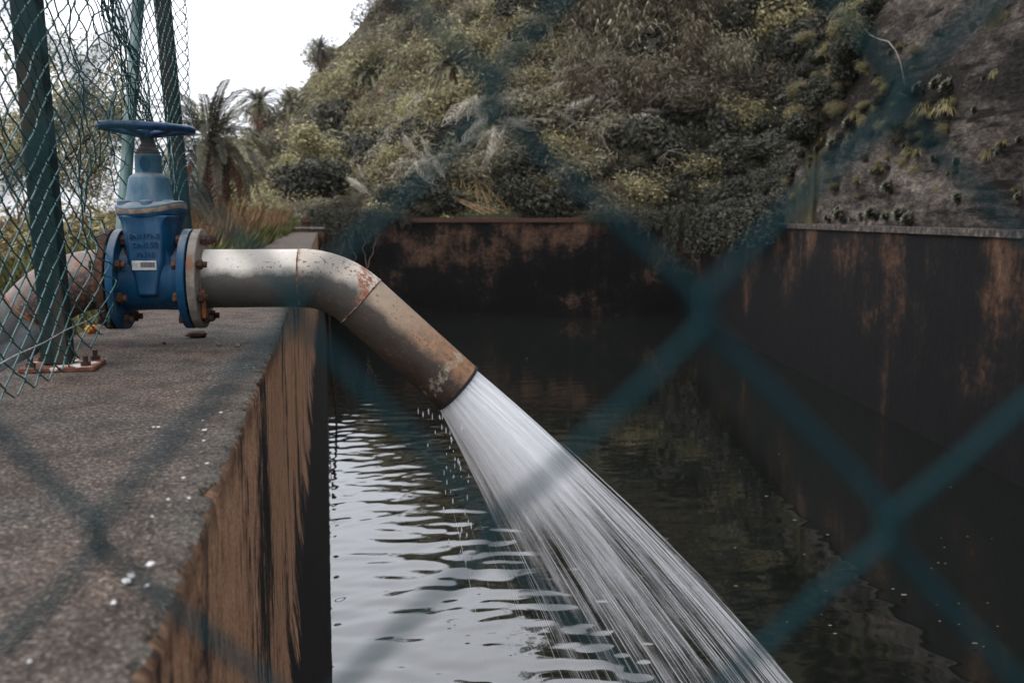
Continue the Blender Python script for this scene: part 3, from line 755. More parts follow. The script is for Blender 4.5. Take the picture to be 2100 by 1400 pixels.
def make_outlet():
    root = empty('outlet_pipe', (axis_pt.x, axis_pt.y, 0), VROT)
    tag(root, 'grey outlet pipe, rusted and bent downward, pouring water into the basin', 'pipe')
    f = MB(); f.lathe([(.075, .1105), (.1425, .1105), (.1425, .134), (.09, .134), (.075, .134)], 'X', 72, Matrix.Translation((0, 0, AX_Z))); f.build('flange', MAT['flange_grey'], root, bevel=.002)
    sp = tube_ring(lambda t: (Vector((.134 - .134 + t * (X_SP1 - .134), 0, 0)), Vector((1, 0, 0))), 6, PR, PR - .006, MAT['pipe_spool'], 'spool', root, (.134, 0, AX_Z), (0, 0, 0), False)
    def el(t):
        a = ELB * t; return Vector((ER * math.sin(a), 0, -ER * (1 - math.cos(a)))), Vector((math.cos(a), 0, -math.sin(a)))
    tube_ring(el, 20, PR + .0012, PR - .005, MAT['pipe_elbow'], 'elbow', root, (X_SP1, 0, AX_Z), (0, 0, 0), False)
    ex, ez = X_SP1 + ER * math.sin(ELB), AX_Z - ER * (1 - math.cos(ELB))
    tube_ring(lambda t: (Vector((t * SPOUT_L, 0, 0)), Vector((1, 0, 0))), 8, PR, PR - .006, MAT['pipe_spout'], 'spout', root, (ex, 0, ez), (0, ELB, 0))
    weld('weld_bead', root, (X_SP1, 0, AX_Z), (0, 0, 0), PR, MAT['weld'])
    weld('weld_bead', root, (ex, 0, ez), (0, ELB, 0), PR, MAT['weld'])
    rm = MB(); rm.lathe([(PR + .0015, SPOUT_L - .004), (PR + .0025, SPOUT_L + .004), (PR - .002, SPOUT_L + .0065), (PR - .007, SPOUT_L + .003)], 'X', 64, cap=False); rm.build('mouth_rim', MAT['gasket'], root, loc=(ex, 0, ez), rot=(0, ELB, 0))
    weld('weld_bead', root, (.1365, 0, AX_Z), (0, 0, 0), PR, MAT['rust_tan'])
    # rusty strap hanging behind the flange
    s = MB(); s.box((.142, -.07, AX_Z - .055), (.012, .02, .105)); s.build('bracket', MAT['rust'], root, bevel=.003)
    return root, ex, ez
outlet, EXX, EZZ = make_outlet()
def make_inlet():
    root = empty('inlet_pipe', (axis_pt.x, axis_pt.y, 0), VROT)
    tag(root, 'blue-grey inlet pipe rising from the left behind the chain link fence', 'pipe')
    f = MB(); f.lathe([(.075, -.1105), (.1425, -.1105), (.1425, -.134), (.075, -.134)], 'X', 72, Matrix.Translation((0, 0, AX_Z))); f.build('flange', MAT['rust_dark'], root, bevel=.002)
    a_ = R_(50); r_ = .257; x0 = -.15
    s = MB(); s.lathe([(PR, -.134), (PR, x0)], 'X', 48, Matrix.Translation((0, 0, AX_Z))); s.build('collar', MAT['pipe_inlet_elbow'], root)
    def el(t):
        a = a_ * t; return Vector((-r_ * math.sin(a), 0, -r_ * (1 - math.cos(a)))), Vector((-math.cos(a), 0, -math.sin(a)))
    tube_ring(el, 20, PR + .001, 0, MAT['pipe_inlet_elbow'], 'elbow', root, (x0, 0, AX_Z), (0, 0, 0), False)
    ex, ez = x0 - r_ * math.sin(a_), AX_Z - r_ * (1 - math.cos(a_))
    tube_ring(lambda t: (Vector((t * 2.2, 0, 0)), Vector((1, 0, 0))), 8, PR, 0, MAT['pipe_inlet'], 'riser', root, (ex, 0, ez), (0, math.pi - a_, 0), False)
    weld('weld_bead', root, (ex, 0, ez), (0, math.pi - a_, 0), PR, MAT['rust'])
make_inlet()

# ------------------------------------------------------------------ water jet
def make_jet():
    RZ = Matrix.Rotation(PIPE_YAW, 3, 'Z')
    ax = RZ @ Vector((math.cos(ELB), 0, -math.sin(ELB)))
    base = Vector((axis_pt.x, axis_pt.y, 0)) + RZ @ Vector((EXX, 0, EZZ)) + ax * (SPOUT_L - .02)
    lat = RZ @ Vector((0, 1, 0)); dn = RZ @ Vector((-math.sin(ELB), 0, -math.cos(ELB)))
    fwd = RZ @ Vector((1, 0, 0))
    R0 = PR - .008
    def traj(q, wl, t, jit=0.0, sp=1.0):
        """q across the mouth (-1 upper lip .. 1 lower lip), wl sideways, t seconds"""
        qq = max(0.0, (q + 1) / 2)
        ang = R_(40.5 + 22.0 * qq ** 2.3 + jit)
        v = (6.6 - 1.9 * qq) * sp
        d = fwd * math.cos(ang) + Vector((0, 0, -math.sin(ang))) + lat * (0.13 * wl)
        p0 = base + dn * (q * R0) + lat * (wl * R0)
        return p0 + d * (v * t) + Vector((0, 0, -4.9 * t * t))
    shells = []
    V = []; F = []; UV = []
    for si, sc in enumerate((1.0, 0.86, 0.68, 0.48, 0.25)):
        n = 72; rows = 46; b0 = len(V)
        for i in range(rows):
            t = 0.48 * (i / (rows - 1)) ** 1.25
            acc = 0
            for j in range(n + 1):
                a = 2 * math.pi * j / n
                ww = 1 + 0.05 * mnoise.noise((math.cos(a) * 3, math.sin(a) * 3, si + t * 3)) * min(1, t * 12)
                p = traj(-math.cos(a) * sc * ww, math.sin(a) * sc * ww, t)
                V.append(tuple(p)); UV.append((j / n * 1.0 * sc + si * 3.3, t * 5.6 ))
        for i in range(rows - 1):
            for j in range(n):
                a = b0 + i * (n + 1) + j; F.append((a, a + 1, a + n + 2, a + n + 1))
    root = empty('water_jet', tuple(base))
    tag(root, 'white jet of water gushing from the rusty pipe mouth', 'water jet')
    inv = Matrix.Translation(-Vector(base))
    V = np.array(V) - np.array(base)
    link('stream', np_mesh('stream', V, F, True, UV), MAT['jet_shell'], root)
    # strands
    V = []; F = []; UV = []; r = random.Random(5)
    for k in range(560):
        rad = math.sqrt(r.random()); a = r.uniform(0, 2 * math.pi)
        q = -math.cos(a) * rad; wl = math.sin(a) * rad
        if r.random() < .42: q = -1 + abs(r.gauss(0, .13)); 
        if r.random() < .12: q = 1.0 + r.gauss(0, .12)
        jit = max(-1.6, min(3, r.gauss(0, 1.1))); sp = r.uniform(.9, 1.1)
        t0 = r.uniform(0.05, .38); t1 = min(.5, t0 + r.uniform(.05, .16))
        if t0 < .03 and abs(q) > 1: t0 = .03
        R1 = r.choice((.0006, .0008, .0011, .0016)) * (1.3 if r.random() < .15 else 1)
        m_ = 12; b0 = len(V); u0 = r.random()
        for i in range(m_):
            s = i / (m_ - 1); t = t0 + (t1 - t0) * s; p = traj(q, wl, t, jit, sp); p2 = traj(q, wl, t + .004, jit, sp)
            tg = (p2 - p).normalized(); x = tg.cross(Vector((0, 0, 1))).normalized(); y = tg.cross(x)
            rr = R1 * max(.05, math.sin(math.pi * min(max(s, .02), .98))) ** .6
            for j in range(3):
                c = 2 * math.pi * j / 3; V.append(tuple(p + (x * math.cos(c) + y * math.sin(c)) * rr)); UV.append((u0, t * 5.6))
        for i in range(m_ - 1):
            for j in range(3):
                F.append((b0 + i * 3 + j, b0 + i * 3 + (j + 1) % 3, b0 + (i + 1) * 3 + (j + 1) % 3, b0 + (i + 1) * 3 + j))
    o = link('strands', np_mesh('strands', np.array(V) - np.array(base), F, True, UV), MAT['jet_strand'], root); tag(o, kind='stuff')
    # drops falling from the lower lip
    b = MB()
    for k in range(70):
        q = 1.0; t = r.uniform(.02, .30); p = base + dn * R0 * 1.02 + lat * r.gauss(0, .03) + fwd * (r.gauss(.0, .028) + t * .25) + ax * .02 + Vector((0, 0, -4.9 * t * t - t * .3))
        l = r.uniform(.003, .012); w_ = r.uniform(.0012, .0028); p = p - base
        b.lathe([(.0002, -l), (w_ * .7, -l * .6), (w_, 0), (w_ * .6, l * .5), (.0002, l)], 'Z', 6, Matrix.Translation(p), cap=False)
    o = b.build('droplets', MAT['droplet'], root); tag(o, kind='stuff')
make_jet()

# ------------------------------------------------------------------ fences
def chain_link(name, s0, s1, t0, t1, w_, h, r, warp, m, parent=None, keep=None, seg=5, phase=0.0):
    """zigzag wires hooked into each other; warp(s,t,n) -> world point arrays"""
    Vs = []; Fs = []; base = 0
    K = int((t1 - t0) / h)
    fr = np.array([0.0, .10, .30, .70, .90])
    i0 = int(math.floor(s0 / w_ - phase)); i1 = int(math.ceil(s1 / w_ - phase))
    for i in range(i0, i1 + 1):
        tk = []; sk = []; nk = []
        for k in range(K):
            sg = 1 if (k + i) % 2 == 0 else -1
            for f in fr:
                tk.append(t0 + (k + f) * h)
                lin = sg * (1 - 2 * f)
                sk.append((i + phase) * w_ + (w_ / 2 + r * 1.1) * max(-1, min(1, lin * 1.06)))
                nk.append(r * 1.15 * sg * (0 if f == 0 else 1) * (1 if f < .95 else 0))
        S = np.array(sk); T = np.array(tk); Nn = np.array(nk)
        keepm = keep(S, T) if keep else np.ones(len(S), bool)
        C = warp(S, T, Nn)
        # runs
        runs = []; st = None
        for q in range(len(S)):
            if keepm[q] and st is None: st = q
            if (not keepm[q] or q == len(S) - 1) and st is not None:
                if q - st > 3: runs.append((st, q))
                st = None
        for a, b in runs:
            c = C[a:b]; n = len(c)
            tg = np.gradient(c, axis=0); tg /= np.linalg.norm(tg, axis=1)[:, None] + 1e-9
            ref = np.array([0.31, 0.9, 0.3]); x = np.cross(tg, ref); x /= np.linalg.norm(x, axis=1)[:, None] + 1e-9; y = np.cross(tg, x)
            ang = np.arange(seg) * 2 * np.pi / seg
            ring = c[:, None, :] + r * (x[:, None, :] * np.cos(ang)[None, :, None] + y[:, None, :] * np.sin(ang)[None, :, None])
            Vs.append(ring.reshape(-1, 3))
            I = np.arange(n * seg).reshape(n, seg) + base; J = np.roll(I, -1, axis=1)
            Fs.append(np.stack([I[:-1], J[:-1], J[1:], I[1:]], -1).reshape(-1, 4)); base += n * seg
    return link(name, np_mesh(name, np.concatenate(Vs), np.concatenate(Fs), True), m, parent)

# near fence right in front of the lens (upright, 0.18 m ahead)
FD = 0.18
def near_fence():
    def node(px, py):
        r = ray(px, py); k = FD / (r.x * FH.x + r.y * FH.y); p = CAM + r * k; return to_ud(p)[0], p.z
    uA, zA = node(1430, 645); uB, zB = node(1822, 1085)
    hw, hh = uB - uA, zA - zB
    w_ = hw
    root = empty('chain_link_fence', P(0, FD, 0.0))
    tag(root, 'dark teal wire mesh fence stretched across the foreground', 'fence', None)
    # wire i, vertex k sits at s=(i+ph)*w +- w/2, t=t0+k*hh ; put a meeting point on node A
    k0 = int((zA - 0.01) / hh); t0 = zA - k0 * hh
    ph = uA / w_ - 0.5 - (k0 % 2)
    def warp(S, T, N):
        wob = 0.0012 * np.sin(T * 57 + S * 21) ; wz = 0.0012 * np.sin(S * 71 + T * 13)
        d = FD + N * 1.0 + 0.003 * np.sin(S * 9) * np.sin(T * 7)
        uu = S + wob; zz = T + wz
        return np.stack([CAM.x + uu * RH.x + d * FH.x, CAM.y + uu * RH.y + d * FH.y, zz], -1)
    o = chain_link('mesh', -0.62, 0.75, t0, 1.15, w_, hh, .00113, warp, MAT['wire_front'], None, seg=7, phase=ph)
    # parity: the node must be a meeting point (neighbouring wires touch); handled by phase
    o.parent = root; o.matrix_parent_inverse = Matrix.Translation(-root.location)
near_fence()

# side fence along the outer edge of the wall
pb = on_z(122, 745, 0.012)
FXX = pb.x
Y1 = pb.y
_b = on_z(372, 606, 0.0)
Y3 = CAM.y + (FXX - CAM.x) * (ray(372, 500).y / ray(372, 500).x)
def post(name, x, y, half, h, label, lean, square=True, m=None):
    root = empty(name, (x, y, 0)); tag(root, label, 'post', None)
    b = MB()
    if square:
        b.loft([[(lx * half + lean[0] * z, ly * half + lean[1] * z, z) for lx, ly in ((-1, -1), (1, -1), (1, 1), (-1, 1))] for z in np.linspace(0.012, h, 14)])
        b.build('pole', m, root, smooth=30, bevel=.005)
    p = MB(); p.box((.01, 0, .0065), (.17, .15, .011)); p.build('base_plate', MAT['plate_rust'], root, bevel=.002)
    for sx in (-1, 1):
        for sy in (-1, 1):
            q = MB(); q.lathe([(.012, .012), (.012, .022)], 'Z', 6); q.lathe([(.0065, .022), (.0065, .036)], 'Z', 10)
            q.build('anchor_bolt', MAT['rust_dark'], root, loc=(.01 + sx * .062, sy * .052, 0))
    return root
post('fence_post', FXX, Y1, .031, 2.3, 'thick dark green square post on a rusty base plate, nearest of the fence posts', (-.03, .0), True, MAT['post_green'])
post('fence_post', FXX + .03, Y3, .034, 2.6, 'brown and green square post wrapped in wire mesh beside the palm', (-.052, 0.0), True, MAT['post_green'])
def brace():
    a = at(243, 560, 4.2); a.z = 0.0
    dep = 4.35
    p0 = at(240, 620, 4.05); p1 = at(288, -60, 4.45); top = p1 + (p1 - p0) * .9
    p0 = p0 + (p0 - p1) * ((p0.z + .02) / (p1.z - p0.z)) * 1.0
    b = MB(); b.tube([p0 + (top - p0) * t for t in np.linspace(0, 1, 12)], .0255, 18)
    o = b.build('fence_brace', MAT['post_pale'], None)
    tag(o, 'pale green round pipe strut leaning against the mesh-wrapped post', 'post')
brace()
def side_fence():
    root = empty('chain_link_fence', (FXX, Y1, 0))
    tag(root, 'torn green wire mesh hanging on the posts along the wall edge at left', 'fence')
    w_, h = .052, .030
    def nz(S, T, sc, seed):
        return np.array([mnoise.noise((s * sc, t * sc, seed)) for s, t in zip(S, T)])
    def warp(S, T, N):
        fold = 1.22 - (S - Y1) * .62
        loose = np.clip((S - (Y1 - .05)) / .35, 0, 1) * np.clip((Y3 - .1 - S) / .4, 0, 1) * (.18 + .82 / (1 + np.exp((T - fold - .08) / .06)))
        n1 = nz(S, T, 3.2, 1.0); n2 = nz(S, T, 8.5, 5.0); n3 = nz(S, T, 8.5, 9.0); n4 = nz(S, T, 2.2, 12)
        n5 = nz(S, T, 22, 15.); n6 = nz(S, T, 22, 19.)
        x = FXX + .037 + N + .015 * n1 + loose * (.055 * n1 + .014 * n2) + .006 * n2
        # wraps the far post
        x = x + .035 * np.exp(-((S - Y3) / .08) ** 2)
        y = S + .006 * n3 + loose * (.035 * n3 + .06 * n4) + (.002 + .008 * loose) * n5
        z = T + .006 * n2 + loose * (.022 * n2) + (.002 + .008 * loose) * n6
        # sagging fold running down from the near post to the far one
        g = np.exp(-((T - fold) / .16) ** 2) * np.clip((S - Y1) / .2, 0, 1) * np.clip((Y3 - .1 - S) / .3, 0, 1)
        z = z - (T - fold) * g * .72; x = x + g * (.05 + .03 * n2)
        # belly near the valve
        bl = np.exp(-((S - (Y1 + .33)) / .16) ** 2) * np.exp(-((T - .16) / .17) ** 2)
        x = x + .045 * bl
        x = x - .03 * np.clip((T - .4) / 2, 0, 1)
        return np.stack([x, y, np.maximum(z, .004)], -1)
    def keep(S, T):
        edge = Y1 + .37 + .05 * np.sin(T * 23) + .03 * np.sin(T * 61)
        hole = (S > edge) & (T < .47 + .05 * np.sin(S * 19))
        low = T < (.012 + .03 * np.clip((S - Y1) / .3, 0, 1) * 2)
        return ~(hole | low)
    o = chain_link('mesh', Y1 - 1.1, Y3 + .07, .004, 2.3, w_, h, .0020, warp, MAT['wire_green'], None, keep)
    o.parent = root; o.matrix_parent_inverse = Matrix.Translation(-root.location)
    # tension wire low down and a loose one in the fold
    b = MB(); r = random.Random(2)
    pts = [(FXX + .045, Y1 + s, .105 + .015 * s + .01 * mnoise.noise((s * 5, 1, 1))) for s in np.linspace(-1.1, .45, 40)]
    b.tube(pts, .0016, 6); o = b.build('tension_wire', MAT['wire_steel'], None); o.parent = root; o.matrix_parent_inverse = Matrix.Translation(-root.location)
    b = MB()
    for k in range(14):
        o1, o2, s_ = r.uniform(-.03, .03), r.uniform(-.05, .05), r.uniform(0, 99)
        e = r.uniform(.7, 1.0) * (Y3 - Y1 - .2)
        pts = [(FXX + .05 + o1 + .028 * mnoise.noise((t * 9, s_, 1)), Y1 + .04 + t, 1.22 - t * .62 + o2 * (1 - .3 * t) + .035 * mnoise.noise((t * 9, s_, 4))) for t in np.linspace(0, e, 60)]
        b.tube(pts, .0016, 5)
    o = b.build('gathered_wires', MAT['wire_green'], None); o.parent = root; o.matrix_parent_inverse = Matrix.Translation(-root.location)
side_fence()

# ------------------------------------------------------------------ small things on the wall
def rock(name, px, py, r, label, m, cat='stone', sq=(1, 1, .7), seed=0):
    p = on_z(px, py, 0.0); b = MB(); n = 12; rings = []
    for i in range(1, n):
        th = math.pi * i / n; rr = []
        for j in range(14):
            a = 2 * math.pi * j / 14; d = Vector((math.sin(th) * math.cos(a), math.sin(th) * math.sin(a), math.cos(th)))
            k = r * (1 + .35 * mnoise.noise(d * 2.2 + Vector((seed, 0, 0)))); rr.append((d.x * k * sq[0], d.y * k * sq[1], d.z * k * sq[2] + r * sq[2] * .85))
        rings.append(rr)
    b.loft(rings); o = b.build(name, m, None, smooth=35, loc=(p.x, p.y, 0)); return tag(o, label, cat)
rock('stone', 403, 692, .026, 'dark flat stone wedged under the grey pipe flange', MAT['rust_dark'], sq=(1.2, 1, .42), seed=3)
rock('pebble', 449, 709, .0085, 'small reddish pebble on the concrete, left of a pair below the pipe', MAT['stone'], seed=5)
rock('pebble', 488, 711, .0085, 'small grey pebble on the concrete nearer the wall edge', MAT['stone'], seed=9)
rock('pebble', 336, 706, .006, 'tiny dark chip lying in the shadow under the valve', MAT['rust_dark'], seed=11)
rock('scrap', 188, 684, .017, 'crumpled yellow and orange scrap under the inlet pipe behind the mesh', MAT['yellow_scrap'], 'litter', (1.1, .7, .9), 14)
rock('clump', 238, 672, .042, 'black lump of dirt beneath the left valve flange', MAT['gasket'], 'dirt', (1.25, .8, .62), 17)
def cable():
    b = MB(); top = at(671, 600, 11.0); bot = at(690, 872, 11.6)
    pts = [top.lerp(bot, t) + Vector((.02 * mnoise.noise((t * 4, 0, 3)), 0, 0)) for t in np.linspace(0, 1, 30)]
    pts = [Vector((pts[0].x - .05, pts[0].y, .02))] + [Vector((max(p.x, .065 * -p.z + .02), p.y, p.z)) for p in pts] + [Vector((bot.x, bot.y, WATER_Z - .2))]
    b.tube(pts, .012, 8); o = b.build('cable', MAT['rust_dark'], None)
    tag(o, 'thin rusty cable hanging over the wall edge into the water', 'cable')
cable()
def specks():
    V = []; F = []; r = random.Random(4)
    for k in range(120):
        px, py = r.uniform(900, 2050), r.uniform(690, 1350)
        p = on_z(px, py, WATER_Z + .02)
        u, d = to_ud(p)
        if u > u_right(d) - .1: continue
        s = r.uniform(.004, .013) * (1 if r.random() < .9 else 2); a0 = r.uniform(0, 6); b = len(V)
        for j in range(5):
            a = a0 + j * 1.256; V.append((p.x + s * math.cos(a), p.y + s * .6 * math.sin(a), p.z + .002 * (j % 2)))
        F += [(b, b + 1, b + 2), (b, b + 2, b + 3), (b, b + 3, b + 4)]
    o = link('floating_debris', np_mesh('floating_debris', V, F), MAT['floating_leaf']); tag(o, 'pale specks of debris floating on the dark water', 'debris', None, 'stuff')
specks()

# ------------------------------------------------------------------ vegetation
def march(px, py, dmin=24.5, dmax=145):
    r = ray(px, py); rh = math.hypot(r.x, r.y)
    fd = r.x * FH.x + r.y * FH.y; fu = r.x * RH.x + r.y * RH.y
    d = np.arange(dmin, dmax, .2); z = r.z / fd * d; h = terrain_h(fu / fd * d, d)
    hit = np.nonzero(z < h)[0]
    if len(hit) == 0: return None
    d = d[hit[0]]; u = fu / fd * d; return u, d, float(terrain_h(u, d)) + CAM.z
def leaf_quads(C, N, L, W, r, bend=.0):
    """C centres (n,3), N facing (n,3); returns V,F of 4-gon leaves"""
    n = len(C); N = N / (np.linalg.norm(N, axis=1)[:, None] + 1e-9)
    t = r.normal(size=(n, 3)); t -= (t * N).sum(1)[:, None] * N; t /= np.linalg.norm(t, axis=1)[:, None] + 1e-9
    b = np.cross(N, t); L = np.asarray(L)[:, None]; W = np.asarray(W)[:, None]
    V = np.stack([C - t * L, C + b * W - t * L * .1, C + t * L, C - b * W - t * L * .1], 1)
    return V.reshape(-1, 3), np.arange(n * 4).reshape(n, 4)
def bush_mesh(name, n, ls, seed, lumps=9, flat=.75, aspect=.45, stalk=0):
    r = np.random.default_rng(seed)
    Lc = r.normal(size=(lumps, 3)); Lc /= np.linalg.norm(Lc, axis=1)[:, None]; Lc[:, 2] = np.abs(Lc[:, 2]) * .9 - .1
    Lc *= r.uniform(.35, .75, (lumps, 1)); Lr = r.uniform(.28, .55, lumps)
    pick = r.integers(0, lumps, n); dirs = r.normal(size=(n, 3)); dirs /= np.linalg.norm(dirs, axis=1)[:, None]
    rad = Lr[pick] * (r.random(n) ** .35)
    C = Lc[pick] + dirs * rad[:, None]
    if stalk:                     # leggy outer shoots
        m = r.random(n) < stalk; C[m] += dirs[m] * r.uniform(0, .45, (m.sum(), 1)) + np.array([0, 0, .1])
    C[:, 2] = C[:, 2] * flat + .2
    N = dirs + r.normal(size=(n, 3)) * .7 + np.array([0, 0, .5])
    V, F = leaf_quads(C, N, ls * r.uniform(.6, 1.4, n), ls * aspect * r.uniform(.7, 1.3, n), r)
    return np_mesh(name, V, F)
def drape_mesh(name, n, ls, seed):
    """ivy-like curtain hanging from z=0 down to -1, about 1 wide"""
    r = np.random.default_rng(seed)
    x = r.uniform(-1, 1, n); lim = .75 + .35 * np.sin(x * 5 + seed) * np.sin(x * 11 + 2 * seed)
    z = -lim * r.random(n) ** 1.2 + .15 * r.random(n)
    y = -.12 - .16 * r.random(n) - .10 * np.sin(x * 9) + .12 * z
    C = np.stack([x, y, z], -1)
    N = np.stack([r.normal(size=n) * .6, -1 + r.normal(size=n) * .5, .5 + r.normal(size=n) * .5], -1)
    V, F = leaf_quads(C, N, ls * r.uniform(.6, 1.4, n), ls * .6 * r.uniform(.7, 1.2, n), r)
    return np_mesh(name, V, F)
def frond(length, arch, n, lw, ll, r, droop=0.35, M=None, rise=.75):
    """one pinnate frond, growing along +X and arching down"""
    V = []; F = []
    pts = []
    for i in range(n + 1):
        s = i / n; x = length * (s - arch * .25 * s ** 3); z = length * arch * (rise * s - (rise + .42) * s * s)
        pts.append(Vector((x, 0, z)))
    for i in range(n):
        p, q = pts[i], pts[i + 1]; w = lw * .9 * (1 - i / n) + .1 * lw
        b = len(V); V += [p + Vector((0, w, 0)), p - Vector((0, w, 0)), q - Vector((0, w * .9, 0)), q + Vector((0, w * .9, 0))]; F.append((b, b + 1, b + 2, b + 3))
        s = (i + .5) / n
        if s < .12: continue
        l = ll * (math.sin(math.pi * min(.98, (s * .86 + .12))) ** .6) * r.uniform(.8, 1.1)
        t = (q - p).normalized()
        for sy in (-1, 1):
            d = (t * .62 + Vector((0, sy * .8, 0)) + Vector((0, 0, .25 - droop * r.uniform(.4, 1.5)))).normalized()
            e = p + d * l; mid = p + d * l * .5 + Vector((0, 0, .03 * l)); wv = t * lw * .9
            b = len(V); V += [p - wv * .4, mid - wv, e, mid + wv]; F.append((b, b + 1, b + 2, b + 3))
    return [tuple(M @ v) if M is not None else tuple(v) for v in V], F
def palm_meshes(seed, nf=78, L=2.35):
    r = random.Random(seed); V = []; F = []; tone = []
    for k in range(nf):
        el = R_(66 - 100 * (k / nf) ** 1.0 + r.uniform(-8, 8)); az = k * 2.39996 + r.uniform(-.2, .2)
        M = Matrix.Rotation(az, 4, 'Z') @ Matrix.Translation((.12, 0, .1)) @ Matrix.Rotation(-el, 4, 'Y')
        v, f = frond(L * r.uniform(.9, 1.1), .8 + .3 * r.random(), 40, .034, .25, r, .3, M, .12); tone += [r.choice((.3, .5, .8, 1.2, 1.7))] * len(v); b = len(V); V += v; F += [tuple(i + b for i in q) for q in f]
    crown = np_mesh('palm_crown', V, F); ta = crown.attributes.new('tone', 'FLOAT', 'POINT'); ta.data.foreach_set('value', np.array(tone, dtype=np.float32))
    V = []; F = []
    for k in range(60):
        el = R_(-48 - 38 * r.random()); az = r.uniform(0, 6.283)
        M = Matrix.Rotation(az, 4, 'Z') @ Matrix.Translation((.2, 0, -.05)) @ Matrix.Rotation(-el, 4, 'Y')
        v, f = frond(L * r.uniform(.75, 1.15), .25, 18, .03, .26, r, .7, M); b = len(V); V += v; F += [tuple(i + b for i in q) for q in f]
    dead = np_mesh('palm_skirt', V, F)
    t = MB(); t.tube([(0.02 * mnoise.noise((z * 2, 1, 1)), 0, z) for z in np.linspace(0, -2.6, 16)], [.20 + .09 * math.exp(-i * .7) + .015 * (i % 2) for i in range(16)], 14)
    return crown, dead, t.mesh('palm_trunk')
pc, pdd, ptk = palm_meshes(11)
for me_, m_ in ((pc, 'palm_green'), (pdd, 'palm_dead'), (ptk, 'bark')): me_.materials.append(MAT[m_])
def palm(px, py, d, rad_px, label, group=None, dead=True, rz=0.0):
    hit = march(px, py + rad_px * .9)
    if hit is not None and hit[1] < d + 6: d = max(24.6, hit[1] - .3)
    p = at(px, py, d); s = rad_px * d / FX / 1.95
    root = empty('palm_tree', (p.x, p.y, p.z - 2.4 * s), (0, 0, rz)); tag(root, label, 'palm', group)
    for nm, me_ in (('crown', pc), ('dead_fronds', pdd), ('trunk', ptk)):
        if nm == 'dead_fronds' and not dead: continue
        o = link(nm, me_, None, root, (0, 0, 2.4 * s)); o.scale = (s, s, s)
    return root
palm(432, 292, 40, 146, 'large date palm with drooping rusty dead fronds beyond the valve', rz=.4)
palm(532, 214, 60, 50, 'smaller palm peeking out right behind the large palm', 'palms on the hillside', True, 1.3)
palm(600, 222, 62, 50, 'shaggy palm at the foot of the hill below the skyline shrubs', 'palms on the hillside', True, 2.2)
palm(656, 102, 88, 34, 'pale yellowish palm sticking out from the skyline of the hill', 'palms on the hillside', True, .2)
palm(755, 158, 66, 52, 'palm halfway up the hillside left of the lime green shrubs', 'palms on the hillside', True, 3.3)
palm(825, 132, 60, 46, 'palm on the hillside with upright fronds beside a yellowish shrub', 'palms on the hillside', True, 4.3)
palm(925, 140, 52, 62, 'grey-green palm in front of the tall lime shrub', 'palms on the hillside', True, 5.1)
palm(700, 215, 58, 44, 'low palm among olive shrubs on the lower slope', 'palms on the hillside', True, .9)

KINDS = {
    'dark': [bush_mesh('shrub_dark', 4160, 0.06, 21 + i, 10, .8, .5) for i in range(3)],
    'olive': [bush_mesh('shrub_olive', 4160, 0.0496, 31 + i, 9, .75, .42, .12) for i in range(3)],
    'grey': [bush_mesh('shrub_grey', 3840, 0.068, 41 + i, 9, .7, .22, .25) for i in range(3)],
    'lime': [bush_mesh('shrub_lime', 3520, 0.056, 51 + i, 8, .95, .4, .2) for i in range(2)],
    'brown': [bush_mesh('shrub_brown', 3200, 0.072, 61 + i, 8, .8, .16, .3) for i in range(2)],
}
for k, ms in KINDS.items():
    for me_ in ms: me_.materials.append(MAT['leaf_' + k])
KLAB = {'dark': ('dark leafy shrub', 'shrub'), 'olive': ('olive green shrub', 'shrub'), 'grey': ('grey-green feathery shrub', 'shrub'), 'lime': ('yellow-green bush', 'bush'), 'brown': ('dry brown scrub bush', 'bush')}
PLACED = []
def put_bush(kind, u, d, z, s, where, sink=.25, r=random):
    me_ = r.choice(KINDS[kind]); x, y = ud(u, d)
    o = link('shrub', me_, None, None, (x, y, z - s * sink), (r.uniform(-.25, .25), r.uniform(-.25, .25), r.uniform(0, 6.28)))
    o.scale = (s * r.uniform(.85, 1.2), s * r.uniform(.85, 1.2), s * r.uniform(.8, 1.15))
    lab, cat = KLAB[kind]
    tag(o, f'{lab} {where}', cat, f'{kind} shrubs {where}'); PLACED.append(o); return o
rr = random.Random(99)
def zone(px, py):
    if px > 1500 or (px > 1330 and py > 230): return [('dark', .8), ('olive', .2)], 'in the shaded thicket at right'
    if 1180 < px <= 1500 and py < 230: return [('brown', .55), ('dark', .3), ('grey', .15)], 'on the steep slope at top centre'
    if px > 1000: return [('dark', .42), ('grey', .33), ('olive', .25)], 'on the bank above the far wall'
    if py > 250 and px > 560: return [('grey', .5), ('olive', .3), ('dark', .2)], 'on the lower bank left of centre'
    if px < 560: return [('olive', .5), ('lime', .3), ('brown', .2)], 'around the foot of the large palm'
    if px < 1000 and py > 130: return [('olive', .5), ('lime', .24), ('grey', .18), ('brown', .08)], 'on the mid slope of the hill'
    return [('olive', .42), ('brown', .28), ('grey', .2), ('dark', .1)], 'near the skyline of the hill'
y = 446
while y > -130:
    step = 54 if y > 120 else 64
    x = 385 + rr.uniform(0, 40)
    while x < 1830:
        jx, jy = x + rr.uniform(-18, 18), y + rr.uniform(-18, 18)
        x += step * rr.uniform(.85, 1.2)
        hit = march(jx, jy)
        if hit is None or len(PLACED) > 285: continue
        u, d, z = hit
        if d < 24.6 or (jx < 600 and jy > 180 and d < 42): continue
        ks, where = zone(jx, jy); kind = rr.choices([k for k, _ in ks], [q for _, q in ks])[0]
        s = rr.choice((36, 46, 60, 78, 98)) * d / FX
        put_bush(kind, u, d, z, s, where, .3, rr)
    y -= step * .86

